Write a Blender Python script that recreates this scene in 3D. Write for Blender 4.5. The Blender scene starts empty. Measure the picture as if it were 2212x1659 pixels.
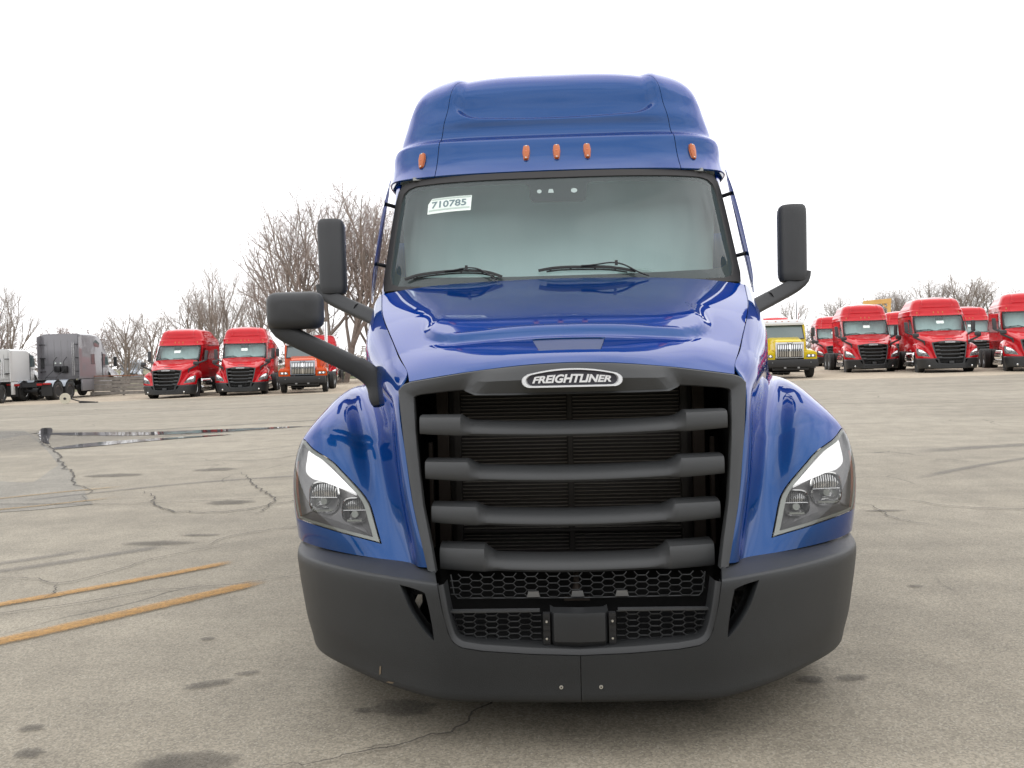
import bpy, bmesh, math, random
import numpy as np
from mathutils import Vector, Matrix
from mathutils.geometry import delaunay_2d_cdt

SC = bpy.context.scene
# ---------------- camera ----------------
cam_d = bpy.data.cameras.new('camera'); cam = bpy.data.objects.new('camera', cam_d); SC.collection.objects.link(cam); SC.camera = cam
cam_d.sensor_width = 36; cam_d.lens = 36*1790/2212; cam_d.clip_start = .05; cam_d.clip_end = 1500
YAW, PITCH, ROLL = map(math.radians, (2.373, 1.8, 1.4105))
_f = Vector((-math.sin(YAW)*math.cos(PITCH), math.cos(YAW)*math.cos(PITCH), -math.sin(PITCH)))
_r = Vector((math.cos(YAW), math.sin(YAW), 0)); _u = _r.cross(_f)
_R = math.cos(ROLL)*_r-math.sin(ROLL)*_u; _U = math.cos(ROLL)*_u+math.sin(ROLL)*_r
cam.matrix_world = Matrix(((_R.x, _U.x, -_f.x, -.105), (_R.y, _U.y, -_f.y, -3.1), (_R.z, _U.z, -_f.z, 1.51), (0, 0, 0, 1)))

# ---------------- sky, sun, exposure ----------------
SUN_EL, SUN_AZ = math.radians(52), math.radians(150)      # high behind the truck, seen through cloud
world = bpy.data.worlds.new('World'); SC.world = world; world.use_nodes = True
nt = world.node_tree; nt.nodes.clear()
def WN(t, **k):
    n = nt.nodes.new(t)
    for a, b in k.items(): setattr(n, a, b)
    return n
sky = WN('ShaderNodeTexSky', sky_type='NISHITA', sun_disc=False, sun_elevation=SUN_EL, sun_rotation=math.radians(20), dust_density=2.0)
tc = WN('ShaderNodeTexCoord'); mp = WN('ShaderNodeMapping'); mp.inputs['Scale'].default_value = (1.0, 1.0, 3.2)
no = WN('ShaderNodeTexNoise'); no.inputs['Scale'].default_value = 2.3; no.inputs['Detail'].default_value = 7; no.inputs['Roughness'].default_value = .55
cr = WN('ShaderNodeValToRGB'); cr.color_ramp.elements[0].position = .33; cr.color_ramp.elements[1].position = .56
cr.color_ramp.elements[0].color = (12.0, 12.1, 12.4, 1); cr.color_ramp.elements[1].color = (19.5, 19.5, 19.7, 1)
mx = WN('ShaderNodeMix', data_type='RGBA'); mx.inputs['Factor'].default_value = .93
bg = WN('ShaderNodeBackground'); bg.inputs['Strength'].default_value = .1; wo = WN('ShaderNodeOutputWorld')
L = nt.links.new
L(tc.outputs['Generated'], mp.inputs['Vector']); L(mp.outputs['Vector'], no.inputs['Vector']); L(no.outputs['Fac'], cr.inputs['Fac'])
L(sky.outputs['Color'], mx.inputs['A']); L(cr.outputs['Color'], mx.inputs['B']); L(mx.outputs['Result'], bg.inputs['Color']); L(bg.outputs['Background'], wo.inputs['Surface'])
sun_d = bpy.data.lights.new('sun', 'SUN'); sun_d.energy = .5; sun_d.angle = math.radians(90); sun_d.color = (1, .97, .92)
sun = bpy.data.objects.new('sun', sun_d); SC.collection.objects.link(sun)
sd = Vector((math.cos(SUN_EL)*math.sin(math.radians(20)), math.cos(SUN_EL)*math.cos(math.radians(20)), math.sin(SUN_EL)))
sun.rotation_euler = sd.to_track_quat('Z', 'Y').to_euler(); sun.location = (0, 0, 30)
SC.view_settings.view_transform = 'Standard'; SC.view_settings.look = 'None'; SC.view_settings.exposure = 0; SC.view_settings.gamma = 1
SC.cycles.max_bounces = 8; SC.cycles.transparent_max_bounces = 16; SC.cycles.caustics_reflective = False; SC.cycles.caustics_refractive = False
#LIB-BEGIN
def card(t):
    """natural cubic spline: second derivatives as a matrix of the data"""
    n = len(t); h = np.diff(t)
    A = np.zeros((n, n)); B = np.zeros((n, n)); A[0, 0] = A[-1, -1] = 1
    for i in range(1, n-1):
        A[i, i-1] = h[i-1]; A[i, i] = 2*(h[i-1]+h[i]); A[i, i+1] = h[i]
        B[i, i-1] = 6/h[i-1]; B[i, i] = -6/h[i-1]-6/h[i]; B[i, i+1] = 6/h[i]
    return np.linalg.solve(A, B)
def basis(t, M, x):
    x = np.asarray(x, float); n = len(t)
    i = np.clip(np.searchsorted(t, x)-1, 0, n-2)
    h = t[i+1]-t[i]; a = (t[i+1]-x)/h; b = 1-a
    Bm = np.zeros((len(x), n)); k = np.arange(len(x))
    Bm[k, i] += a; Bm[k, i+1] += b
    Bm += ((a**3-a)*h*h/6)[:, None]*M[i]+((b**3-b)*h*h/6)[:, None]*M[i+1]
    return Bm
class Patch:
    """smooth surface through a grid of points, u along columns and v along rows, both about in metres"""
    def __init__(s, grid, disp=None, mirror=False, sg=1):
        s.sg = sg
        G = np.array(grid, float)
        if mirror:                      # columns run from the centre line outwards
            L = G[:, :0:-1].copy(); L[:, :, 0] *= -1; G = np.concatenate([L, G], 1)
        s.G = G; s.disp = disp
        du = np.linalg.norm(np.diff(G, axis=1), axis=2).mean(0); dv = np.linalg.norm(np.diff(G, axis=0), axis=2).mean(1)
        s.tu = np.concatenate([[0], np.cumsum(np.maximum(du, 1e-3))]); s.tv = np.concatenate([[0], np.cumsum(np.maximum(dv, 1e-3))])
        if mirror: s.tu = s.tu-s.tu[-1]/2
        s.Mu = card(s.tu); s.Mv = card(s.tv)
    def raw(s, uv):
        uv = np.atleast_2d(uv)
        return np.einsum('ni,nj,ijk->nk', basis(s.tv, s.Mv, uv[:, 1]), basis(s.tu, s.Mu, uv[:, 0]), s.G)
    def rn(s, uv, e=2e-3):
        a = s.raw(uv+[e, 0])-s.raw(uv-[e, 0]); b = s.raw(uv+[0, e])-s.raw(uv-[0, e])
        n = np.cross(a, b); l = np.linalg.norm(n, axis=1, keepdims=True)
        return s.sg*n/np.maximum(l, 1e-12)
    def pos(s, uv):
        uv = np.atleast_2d(np.asarray(uv, float)); P = s.raw(uv)
        if s.disp: P = P+s.rn(uv)*s.disp(P)[:, None]
        return P
    def nor(s, uv, e=2e-3):
        if not s.disp: return s.rn(uv, e)
        uv = np.atleast_2d(uv)
        n = np.cross(s.pos(uv+[e, 0])-s.pos(uv-[e, 0]), s.pos(uv+[0, e])-s.pos(uv-[0, e]))
        return s.sg*n/np.maximum(np.linalg.norm(n, axis=1, keepdims=True), 1e-12)
    def inv(s, pts, ax=(0, 2)):
        """uv of the surface points whose coordinates ax are pts"""
        pts = np.atleast_2d(np.asarray(pts, float)); ax = list(ax)
        U, V = np.meshgrid(np.linspace(s.tu[0], s.tu[-1], 90), np.linspace(s.tv[0], s.tv[-1], 90))
        g = np.stack([U.ravel(), V.ravel()], 1); Pg = s.raw(g)
        out = []
        for p in pts:
            uv = g[np.argmin(((Pg[:, ax]-p)**2).sum(1))].copy()
            for _ in range(12):
                r = s.raw(uv)[0, ax]-p; e = 1e-4
                J = np.stack([(s.raw(uv+[e, 0])[0, ax]-s.raw(uv)[0, ax])/e, (s.raw(uv+[0, e])[0, ax]-s.raw(uv)[0, ax])/e], 1)
                st = np.linalg.lstsq(J, r, rcond=None)[0]; L = np.linalg.norm(st)
                uv = uv-st*min(1, .1/max(L, 1e-9))
                uv = np.array([min(max(uv[0], s.tu[0]), s.tu[-1]), min(max(uv[1], s.tv[0]), s.tv[-1])])
            out.append(uv)
        return np.array(out)
def smooth_closed(p, k=6, keep=()):
    """closed Catmull-Rom through p; indices in keep stay corners"""
    p = np.asarray(p, float); n = len(p); out = []
    for i in range(n):
        p0, p1, p2, p3 = p[i-1], p[i], p[(i+1) % n], p[(i+2) % n]
        m1 = (p2-p0)/2 if i not in keep else (p2-p1)*.9; m2 = (p3-p1)/2 if (i+1) % n not in keep else (p2-p1)*.9
        for t in np.arange(k)/k:
            out.append((2*t**3-3*t**2+1)*p1+(t**3-2*t**2+t)*m1+(-2*t**3+3*t**2)*p2+(t**3-t**2)*m2)
    return np.array(out)
def smooth_open(p, k=6):
    p = np.asarray(p, float)
    d = np.concatenate([[0], np.cumsum(np.linalg.norm(np.diff(p, axis=0), axis=1))])
    return basis(d, card(d), np.linspace(0, d[-1], k*(len(p)-1)+1))@p
def resample(p, n):
    p = np.asarray(p, float); d = np.concatenate([[0], np.cumsum(np.linalg.norm(np.diff(p, axis=0), axis=1))])
    t = np.linspace(0, d[-1], n)
    return np.stack([np.interp(t, d, p[:, k]) for k in range(p.shape[1])], 1)
def sstep(x): x = np.clip(x, 0, 1); return x*x*(3-2*x)

# ---- the truck's surfaces (truck frame: x to the right seen from the front, y back from the bumper, z up) ----
def hood_disp(P):
    x = np.abs(P[:, 0]); y = P[:, 1]
    fr = .60+.10*x*x; hx = .69; r = .20
    qx = x-(hx-r); qy = (fr+r)-y
    d = np.minimum(np.maximum(qx, qy), 0)+np.hypot(np.maximum(qx, 0), np.maximum(qy, 0))-r
    return .030*sstep(-d/(.055+.16*sstep((y-.72)/.5))+.5)*sstep((1.55-y)/.8)
HOOD = [
 [(0,.30,1.596),(.2,.305,1.589),(.4,.33,1.570),(.56,.365,1.550),(.727,.406,1.525)],
 [(0,.34,1.622),(.205,.345,1.616),(.41,.37,1.598),(.575,.405,1.578),(.738,.45,1.556)],
 [(0,.44,1.667),(.22,.445,1.662),(.44,.47,1.648),(.61,.50,1.632),(.775,.55,1.607)],
 [(0,.62,1.738),(.235,.625,1.733),(.47,.65,1.720),(.66,.68,1.703),(.835,.72,1.678)],
 [(0,.90,1.838),(.25,.905,1.834),(.505,.92,1.822),(.73,.945,1.805),(.918,.98,1.775)],
 [(0,1.25,1.955),(.27,1.255,1.951),(.55,1.265,1.940),(.80,1.28,1.922),(1.01,1.30,1.886)],
 [(0,1.55,2.050),(.28,1.555,2.047),(.57,1.565,2.037),(.84,1.575,2.018),(1.065,1.58,1.982)],
 [(0,1.69,2.095),(.285,1.70,2.092),(.58,1.71,2.083),(.86,1.72,2.065),(1.088,1.70,2.028)],
]
FENDER = [
 [(1.088,1.700,2.028),(1.130,1.700,1.975),(1.160,1.700,1.800),(1.168,1.710,1.580),(1.185,1.715,1.500),(1.225,1.720,1.470),(1.292,1.720,1.380),(1.322,1.720,1.285),(1.348,1.740,1.100)],
 [(1.030,1.370,1.914),(1.085,1.380,1.865),(1.125,1.390,1.730),(1.135,1.400,1.560),(1.155,1.400,1.500),(1.200,1.400,1.485),(1.272,1.400,1.425),(1.322,1.410,1.300),(1.353,1.420,1.130)],
 [(0.930,1.020,1.790),(0.995,1.040,1.752),(1.045,1.060,1.630),(1.065,1.070,1.470),(1.105,1.070,1.432),(1.175,1.050,1.440),(1.262,1.070,1.397),(1.325,1.100,1.292),(1.358,1.130,1.100)],
 [(0.835,0.720,1.678),(0.898,0.740,1.645),(0.948,0.780,1.530),(0.975,0.830,1.372),(1.035,0.850,1.342),(1.125,0.830,1.368),(1.232,0.830,1.357),(1.320,0.880,1.272),(1.358,0.950,1.060)],
 [(0.738,0.450,1.556),(0.800,0.475,1.530),(0.850,0.530,1.435),(0.885,0.620,1.283),(0.955,0.655,1.236),(1.058,0.645,1.270),(1.190,0.655,1.296),(1.316,0.720,1.250),(1.373,0.850,1.060)],
 [(0.766,0.405,1.500),(0.796,0.425,1.460),(0.822,0.475,1.385),(0.855,0.530,1.200),(0.922,0.570,1.152),(1.028,0.545,1.178),(1.168,0.555,1.214),(1.322,0.645,1.180),(1.378,0.820,1.030)],
 [(0.742,0.325,1.250),(0.765,0.340,1.235),(0.788,0.385,1.205),(0.818,0.437,1.085),(0.880,0.480,1.045),(0.985,0.456,1.055),(1.140,0.468,1.065),(1.316,0.590,1.035),(1.377,0.780,0.970)],
 [(0.698,0.245,1.000),(0.720,0.260,0.990),(0.745,0.305,0.970),(0.780,0.352,0.930),(0.845,0.395,0.908),(0.960,0.381,0.910),(1.116,0.435,0.908),(1.284,0.560,0.910),(1.370,0.750,0.900)],
 [(0.655,0.185,0.840),(0.678,0.200,0.836),(0.705,0.238,0.830),(0.752,0.305,0.815),(0.825,0.335,0.808),(0.945,0.355,0.812),(1.102,0.420,0.822),(1.266,0.545,0.835),(1.359,0.740,0.835)],
 [(0.630,0.155,0.745),(0.652,0.170,0.742),(0.682,0.200,0.740),(0.732,0.262,0.740),(0.810,0.295,0.744),(0.935,0.340,0.752),(1.091,0.415,0.762),(1.252,0.540,0.772),(1.350,0.730,0.772)],
]
def bumper_grid():
    prof = [(0,0),(.2,.003),(.4,.012),(.55,.028),(.70,.078),(.88,.165),(1.06,.275),(1.20,.395),(1.283,.515),(1.322,.65),(1.330,.80)]
    ztop = [.704,.704,.704,.704,.710,.716,.724,.730,.733,.733,.732]       # ridge height along the bumper
    yb = [.10,.10,.11,.13,.26,.345,.435,.54,.64,.76,.90]                    # where the ledge meets the fender
    zb_ = [.735,.735,.735,.735,.743,.752,.762,.770,.772,.772,.772]
    rows = []
    # height fraction (1 = ridge, 0 = bottom), x scale, y offset, ledge share
    for f, sx, dy, dz, sh in [(1,1,0,0,1),(1,1,0,.000,.5),(1,1,0,0,.10),(1,1,0,.0,.03),(1,1.001,.001,-.004,0),(1,1.002,-.001,-.012,0),(.90,1.001,-.004,0,0),(.72,.994,-.004,0,0),(.5,.983,-.003,0,0),(.3,.972,-.001,0,0),(.10,.955,.002,0,0),(.0,.945,.010,.004,0),(0,.93,.04,-.004,0),(0,.90,.12,-.004,0)]:
        row = []
        for j, (x, y) in enumerate(prof):
            zb = .222+.010*sstep((abs(x)-.55)/.1)+.044*sstep((abs(x)-.66)/.6); t = sstep((x-.5)/.6)
            z = zb+(ztop[j]-zb)*f
            row.append(((x*(1+(sx-1)*t)), y+(yb[j]-y)*sh+dy, z+(zb_[j]-z)*sh**.8+dz if sh else z+dz))
        rows.append(row)
    return rows
BUMPER = bumper_grid()
WIND = [
 [(0,1.64,2.03),(.3,1.65,2.03),(.6,1.69,2.035),(.87,1.77,2.045),(1.03,1.87,2.055),(1.135,1.98,2.06)],
 [(0,1.76,2.28),(.3,1.77,2.28),(.6,1.81,2.283),(.85,1.885,2.288),(1.005,1.98,2.293),(1.112,2.09,2.296)],
 [(0,1.90,2.55),(.3,1.91,2.55),(.59,1.95,2.552),(.83,2.02,2.555),(.98,2.11,2.558),(1.088,2.22,2.56)],
 [(0,2.025,2.80),(.3,2.035,2.80),(.58,2.075,2.802),(.81,2.145,2.805),(.955,2.23,2.808),(1.062,2.34,2.81)],
]
def roof_disp(P):
    x = np.abs(P[:, 0]); z = P[:, 2]; hx = .71; r = .16
    qx = x-(hx-r); qz = (3.345+.03*x*x/.25+r)-z
    d = np.minimum(np.maximum(qx, qz), 0)+np.hypot(np.maximum(qx, 0), np.maximum(qz, 0))-r
    return -.034*sstep(-d/.085+.5)*sstep((P[:, 2]-3.2)/.05)*sstep((4.6-P[:, 1])/.8)
def rr(xs, ys, zs): return [(x, y, z) for x, y, z in zip(xs, ys, zs)]
ROOF = [
 rr([0.0,0.4,0.75,0.978,1.1,1.16,1.18,1.185,1.185],[2.03,2.045,2.10,2.20,2.32,2.50,3.0,4.2,5.3],[2.812,2.812,2.815,2.822,2.83,2.835,2.84,2.84,2.84]),
 rr([0.0,0.4,0.75,0.969,1.097,1.157,1.177,1.182,1.182],[2.18,2.195,2.245,2.335,2.45,2.62,3.1,4.2,5.3],[2.958]*9),
 rr([0.0,0.4,0.75,0.961,1.09,1.15,1.175,1.18,1.18],[2.325,2.34,2.385,2.455,2.56,2.72,3.15,4.2,5.3],[3.098,3.10,3.106,3.108,3.104,3.10,3.10,3.10,3.10]),
 rr([0.0,0.4,0.75,0.955,1.078,1.138,1.168,1.173,1.173],[2.385,2.40,2.445,2.514,2.615,2.775,3.2,4.2,5.3],[3.120,3.123,3.129,3.130,3.126,3.122,3.12,3.12,3.12]),
 rr([0.0,0.4,0.75,0.951,1.074,1.136,1.167,1.174,1.174],[2.455,2.47,2.515,2.583,2.68,2.835,3.23,4.2,5.3],[3.162,3.165,3.170,3.170,3.164,3.160,3.153,3.152,3.152]),
 rr([0.0,0.4,0.75,0.938,1.059,1.127,1.159,1.169,1.169],[2.64,2.655,2.70,2.77,2.87,3.03,3.4,4.3,5.3],[3.31,3.313,3.315,3.312,3.31,3.31,3.31,3.31,3.31]),
 rr([0.0,0.4,0.74,0.921,1.05,1.115,1.14,1.145,1.145],[2.91,2.925,2.97,3.04,3.14,3.30,3.6,4.4,5.3],[3.50,3.503,3.503,3.50,3.50,3.50,3.50,3.50,3.50]),
 rr([0.0,0.4,0.73,0.872,1.013,1.083,1.113,1.123,1.123],[3.22,3.235,3.275,3.345,3.44,3.59,3.85,4.5,5.3],[3.755,3.755,3.755,3.755,3.75,3.745,3.74,3.74,3.74]),
 rr([0.0,0.37,0.631,0.792,0.918,0.992,1.029,1.045,1.045],[3.55,3.56,3.60,3.665,3.76,3.90,4.1,4.6,5.3],[3.975,3.975,3.97,3.965,3.955,3.945,3.935,3.935,3.935]),
 rr([0.0,0.26,0.433,0.574,0.668,0.73,0.782,0.813,0.824],[3.98,3.98,4.0,4.04,4.10,4.22,4.4,4.8,5.3],[4.11,4.108,4.095,4.085,4.075,4.065,4.045,4.035,4.025]),
 rr([0.0,0.102,0.193,0.266,0.325,0.366,0.397,0.407,0.407],[4.5,4.5,4.5,4.52,4.56,4.65,4.8,5.0,5.3],[4.145,4.145,4.145,4.14,4.135,4.13,4.125,4.115,4.105]),
]
#LIB-END

# ---------------- mesh helpers ----------------
def link(o, parent=None):
    SC.collection.objects.link(o)
    if parent: o.parent = parent
    return o
def tag(o, label=None, cat=None, group=None, kind=None):
    if label: o['label'] = label
    if cat: o['category'] = cat
    if group: o['group'] = group
    if kind: o['kind'] = kind
    return o
def empty(name, label, cat, group=None, loc=(0, 0, 0), rz=0):
    o = bpy.data.objects.new(name, None); link(o); o.location = loc; o.rotation_euler = (0, 0, rz); o.empty_display_size = .3
    return tag(o, label, cat, group)
def mesh(name, V, F, m, parent=None, smooth=30, N=None):
    me = bpy.data.meshes.new(name); me.from_pydata([tuple(map(float, v)) for v in V], [], [tuple(map(int, f)) for f in F]); me.materials.append(m)
    if smooth:
        me.shade_smooth()
        if N is not None: me.normals_split_custom_set_from_vertices([tuple(map(float, n)) for n in N])
        elif smooth < 180: me.set_sharp_from_angle(angle=math.radians(smooth))
    me.update(); o = bpy.data.objects.new(name, me)
    return link(o, parent)
class MB:
    """collects simple shapes into one mesh"""
    def __init__(s): s.V = []; s.F = []
    def add(s, V, F):
        k = len(s.V); s.V += [tuple(v) for v in V]; s.F += [tuple(i+k for i in f) for f in F]; return s
    def box(s, c, d, rot=None, taper=1):
        V = []
        for z in (-.5, .5):
            for x, y in ((-.5, -.5), (.5, -.5), (.5, .5), (-.5, .5)):
                k = taper if z > 0 else 1
                p = Vector((x*d[0]*k, y*d[1]*k, z*d[2]))
                if rot is not None: p = rot@p
                V.append(p+Vector(c))
        return s.add(V, [(0, 3, 2, 1), (4, 5, 6, 7), (0, 1, 5, 4), (1, 2, 6, 5), (2, 3, 7, 6), (3, 0, 4, 7)])
    def tube(s, pts, r, n=8, cap=True, flat=None):
        """flat: (a, b) half widths along the frame axes instead of a radius"""
        pts = [Vector(p) for p in pts]; rs = r if hasattr(r, '__len__') else [r]*len(pts); V = []; F = []
        up = Vector((0, 0, 1)); prev = None
        for i, p in enumerate(pts):
            d = (pts[min(i+1, len(pts)-1)]-pts[max(i-1, 0)]).normalized()
            if prev is None:
                a = up if abs(d.z) < .9 else Vector((1, 0, 0)); a = (a-d*a.dot(d)).normalized()
            else: a = (prev-d*prev.dot(d)).normalized()
            prev = a; b = d.cross(a)
            for k in range(n):
                t = 2*math.pi*(k+.5)/n; ca, sa = math.cos(t), math.sin(t)
                if flat: q = (abs(ca)**.6*math.copysign(1, ca)*flat[0], abs(sa)**.6*math.copysign(1, sa)*flat[1])
                else: q = (ca, sa)
                V.append(p+(a*q[0]+b*q[1])*rs[i])
        for i in range(len(pts)-1):
            for k in range(n): F.append((i*n+k, i*n+(k+1) % n, (i+1)*n+(k+1) % n, (i+1)*n+k))
        if cap: F += [tuple(range(n))[::-1], tuple((len(pts)-1)*n+k for k in range(n))]
        return s.add(V, F)
    def lathe(s, prof, c, axis='x', n=24):
        """prof: (distance along axis, radius)"""
        V = []; F = []
        for a, r in prof:
            for k in range(n):
                t = 2*math.pi*k/n; q = (a, r*math.cos(t), r*math.sin(t))
                V.append(Vector(c)+Vector({'x': q, 'y': (q[1], a, q[2]), 'z': (q[1], q[2], a)}[axis]))
        m = len(prof)
        for i in range(m-1):
            for k in range(n): F.append((i*n+k, (i+1)*n+k, (i+1)*n+(k+1) % n, i*n+(k+1) % n))
        F += [tuple(range(n)), tuple((m-1)*n+k for k in range(n))[::-1]]
        return s.add(V, F)
    def loft(s, rows, close=False, cap=False):
        n = len(rows[0]); m = len(rows); V = [p for r in rows for p in r]; F = []
        for i in range(m-1):
            for k in range(n if close else n-1): F.append((i*n+k, i*n+(k+1) % n, (i+1)*n+(k+1) % n, (i+1)*n+k))
        if cap: F += [tuple(range(n))[::-1], tuple((m-1)*n+k for k in range(n))]
        return s.add(V, F)
    def prism(s, poly, y0, y1, ax='y'):
        """poly in the two other axes"""
        n = len(poly); f = {'y': lambda a, b, c: (a, c, b), 'x': lambda a, b, c: (c, a, b), 'z': lambda a, b, c: (a, b, c)}[ax]
        V = [f(a, b, y0) for a, b in poly]+[f(a, b, y1) for a, b in poly]
        return s.add(V, [tuple(range(n)), tuple(range(2*n-1, n-1, -1))]+[(k, k+n, (k+1) % n+n, (k+1) % n) for k in range(n)])
    def mirror(s):
        k = len(s.V); s.V += [(-v[0], v[1], v[2]) for v in s.V]; s.F += [tuple(i+k for i in f[::-1]) for f in list(s.F)]; return s
    def build(s, name, m, parent=None, smooth=30, bevel=0, seg=2, flip=False, fix=True):
        me = bpy.data.meshes.new(name); me.from_pydata([tuple(map(float, v)) for v in s.V], [], s.F)
        if bevel or fix:
            bm = bmesh.new(); bm.from_mesh(me)
            if fix: bmesh.ops.recalc_face_normals(bm, faces=bm.faces)
            if bevel:
                ed = [e for e in bm.edges if len(e.link_faces) == 2 and e.calc_face_angle(0) > .5]
                bmesh.ops.bevel(bm, geom=ed, offset=bevel, segments=seg, profile=.5, affect='EDGES', clamp_overlap=True)
            bm.to_mesh(me); bm.free()
        me.materials.append(m)
        if smooth: me.shade_smooth(); me.set_sharp_from_angle(angle=math.radians(smooth))
        return link(bpy.data.objects.new(name, me), parent)
def mirrored(o, name=None):
    """the same part on the other side of the truck"""
    me = o.data.copy(); c = np.zeros(len(me.vertices)*3); me.vertices.foreach_get('co', c); c = c.reshape(-1, 3)
    F = [tuple(p.vertices)[::-1] for p in me.polygons]; N = None
    if me.has_custom_normals:
        cn = np.zeros(len(me.loops)*3); me.corner_normals.foreach_get('vector', cn); cn = cn.reshape(-1, 3)
        vi = np.zeros(len(me.loops), int); me.loops.foreach_get('vertex_index', vi)
        N = np.zeros_like(c); N[vi] = cn; N[:, 0] *= -1
    c[:, 0] *= -1
    m = me.materials[0]; bpy.data.meshes.remove(me)
    q = mesh(name or o.name.split('.')[0], c, F, m, o.parent, 30, N)
    return q
def inpoly(pts, poly):
    x, y = pts[:, 0], pts[:, 1]; r = np.zeros(len(pts), bool); n = len(poly)
    for i in range(n):
        x1, y1 = poly[i]; x2, y2 = poly[(i+1) % n]
        if y1 == y2: continue
        c = ((y1 > y) != (y2 > y)) & (x < (x2-x1)*(y-y1)/(y2-y1)+x1); r ^= c
    return r
def dens(poly, h):
    out = []; n = len(poly)
    for i in range(n):
        a, b = np.array(poly[i]), np.array(poly[(i+1) % n]); k = max(1, int(np.ceil(np.linalg.norm(b-a)/h)))
        out += [a+(b-a)*j/k for j in range(k)]
    return np.array(out)
def rect_uv(s, a=0, b=0, c=0, d=0):
    return [(s.tu[0]+a, s.tv[0]+c), (s.tu[-1]-b, s.tv[0]+c), (s.tu[-1]-b, s.tv[-1]-d), (s.tu[0]+a, s.tv[-1]-d)]
def panel(name, s, m, parent, outer=None, holes=(), h=.025, skirt=.015, off=0):
    """a trimmed piece of a smooth surface with turned-in edges"""
    outer = dens(outer if outer is not None else rect_uv(s), h); holes = [dens(q, h) for q in holes]
    a, b = outer.min(0), outer.max(0)
    gx = np.arange(a[0]+h/2, b[0], h); gy = np.arange(a[1]+h/2, b[1], h)
    X, Y = np.meshgrid(gx, gy); g = np.stack([X.ravel(), Y.ravel()], 1)
    k = inpoly(g, outer)
    for q in holes: k &= ~inpoly(g, q)
    g = g[k]; bd = np.concatenate([outer]+holes)
    if len(g):
        dm = np.full(len(g), 9.)
        for i in range(0, len(bd), 200): dm = np.minimum(dm, np.sqrt(((g[:, None]-bd[None, i:i+200])**2).sum(2)).min(1))
        g = g[dm > h*.45]
    pts = np.concatenate([bd, g]); ed = []; k0 = 0
    for q in [outer]+holes:
        n = len(q); ed += [(k0+i, k0+(i+1) % n) for i in range(n)]; k0 += n
    vo, _, fo, *_r = delaunay_2d_cdt([Vector(p) for p in pts], ed, [], 0, 1e-6)
    uv = np.array([tuple(v) for v in vo]); fc = np.array([f for f in fo if len(f) == 3])
    ce = uv[fc].mean(1); k = inpoly(ce, outer)
    for q in holes: k &= ~inpoly(ce, q)
    fc = fc[k]
    P = s.pos(uv); N = s.nor(uv); flip = s.sg < 0
    V = list(P+N*off); NN = list(N); F = [tuple(f) if not flip else tuple(f[::-1]) for f in fc]
    if skirt:
        for qi, q in enumerate([outer]+holes):
            Nq = s.nor(q); Pq = s.pos(q)+Nq*off; T = np.roll(Pq, -1, 0)-np.roll(Pq, 1, 0)
            S = np.cross(T, Nq); S /= np.maximum(np.linalg.norm(S, axis=1, keepdims=True), 1e-9)
            ar = np.sum(q[:, 0]*np.roll(q[:, 1], -1)-q[:, 1]*np.roll(q[:, 0], -1))
            s2 = 1 if ar > 0 else -1
            if qi: s2 = -s2
            if flip: s2 = -s2
            S *= s2; n = len(q); b0 = len(V)
            V += list(Pq)+list(Pq-Nq*skirt); NN += list(S*.85+Nq*.5)+list(S)
            for i in range(n):
                j = (i+1) % n; f = (b0+i, b0+n+i, b0+n+j, b0+j); F.append(f if s2 > 0 else f[::-1])
    return mesh(name, V, F, m, parent, 180, NN)

# ---------------- materials ----------------
def mat(name, col, rough=.5, metal=0, coat=0, spec=.5, emit=None, bump=None, var=None, trans=0, alpha=1, ior=1.5):
    m = bpy.data.materials.new(name); m.use_nodes = True; t = m.node_tree; b = t.nodes['Principled BSDF']
    b.inputs['Base Color'].default_value = (*col, 1); b.inputs['Roughness'].default_value = rough; b.inputs['Metallic'].default_value = metal
    b.inputs['Coat Weight'].default_value = coat; b.inputs['Coat Roughness'].default_value = .02; b.inputs['Specular IOR Level'].default_value = spec
    b.inputs['Transmission Weight'].default_value = trans; b.inputs['IOR'].default_value = ior; b.inputs['Alpha'].default_value = alpha
    if emit: b.inputs['Emission Color'].default_value = (*emit[0], 1); b.inputs['Emission Strength'].default_value = emit[1]
    if var or bump:
        co = t.nodes.new('ShaderNodeTexCoord'); n = t.nodes.new('ShaderNodeTexNoise'); n.inputs['Detail'].default_value = 6
        t.links.new(co.outputs['Object'], n.inputs['Vector'])
        if var:
            n.inputs['Scale'].default_value = var[0]; r = t.nodes.new('ShaderNodeValToRGB')
            r.color_ramp.elements[0].position = .3; r.color_ramp.elements[1].position = .7
            r.color_ramp.elements[0].color = (*col, 1); r.color_ramp.elements[1].color = (*var[1], 1)
            t.links.new(n.outputs['Fac'], r.inputs['Fac']); t.links.new(r.outputs['Color'], b.inputs['Base Color'])
        if bump:
            n2 = t.nodes.new('ShaderNodeTexNoise'); n2.inputs['Scale'].default_value = bump[0]; n2.inputs['Detail'].default_value = 3
            t.links.new(co.outputs['Object'], n2.inputs['Vector'])
            bp = t.nodes.new('ShaderNodeBump'); bp.inputs['Strength'].default_value = bump[1]; bp.inputs['Distance'].default_value = .01
            t.links.new(n2.outputs['Fac'], bp.inputs['Height']); t.links.new(bp.outputs['Normal'], b.inputs['Normal'])
    return m
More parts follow.
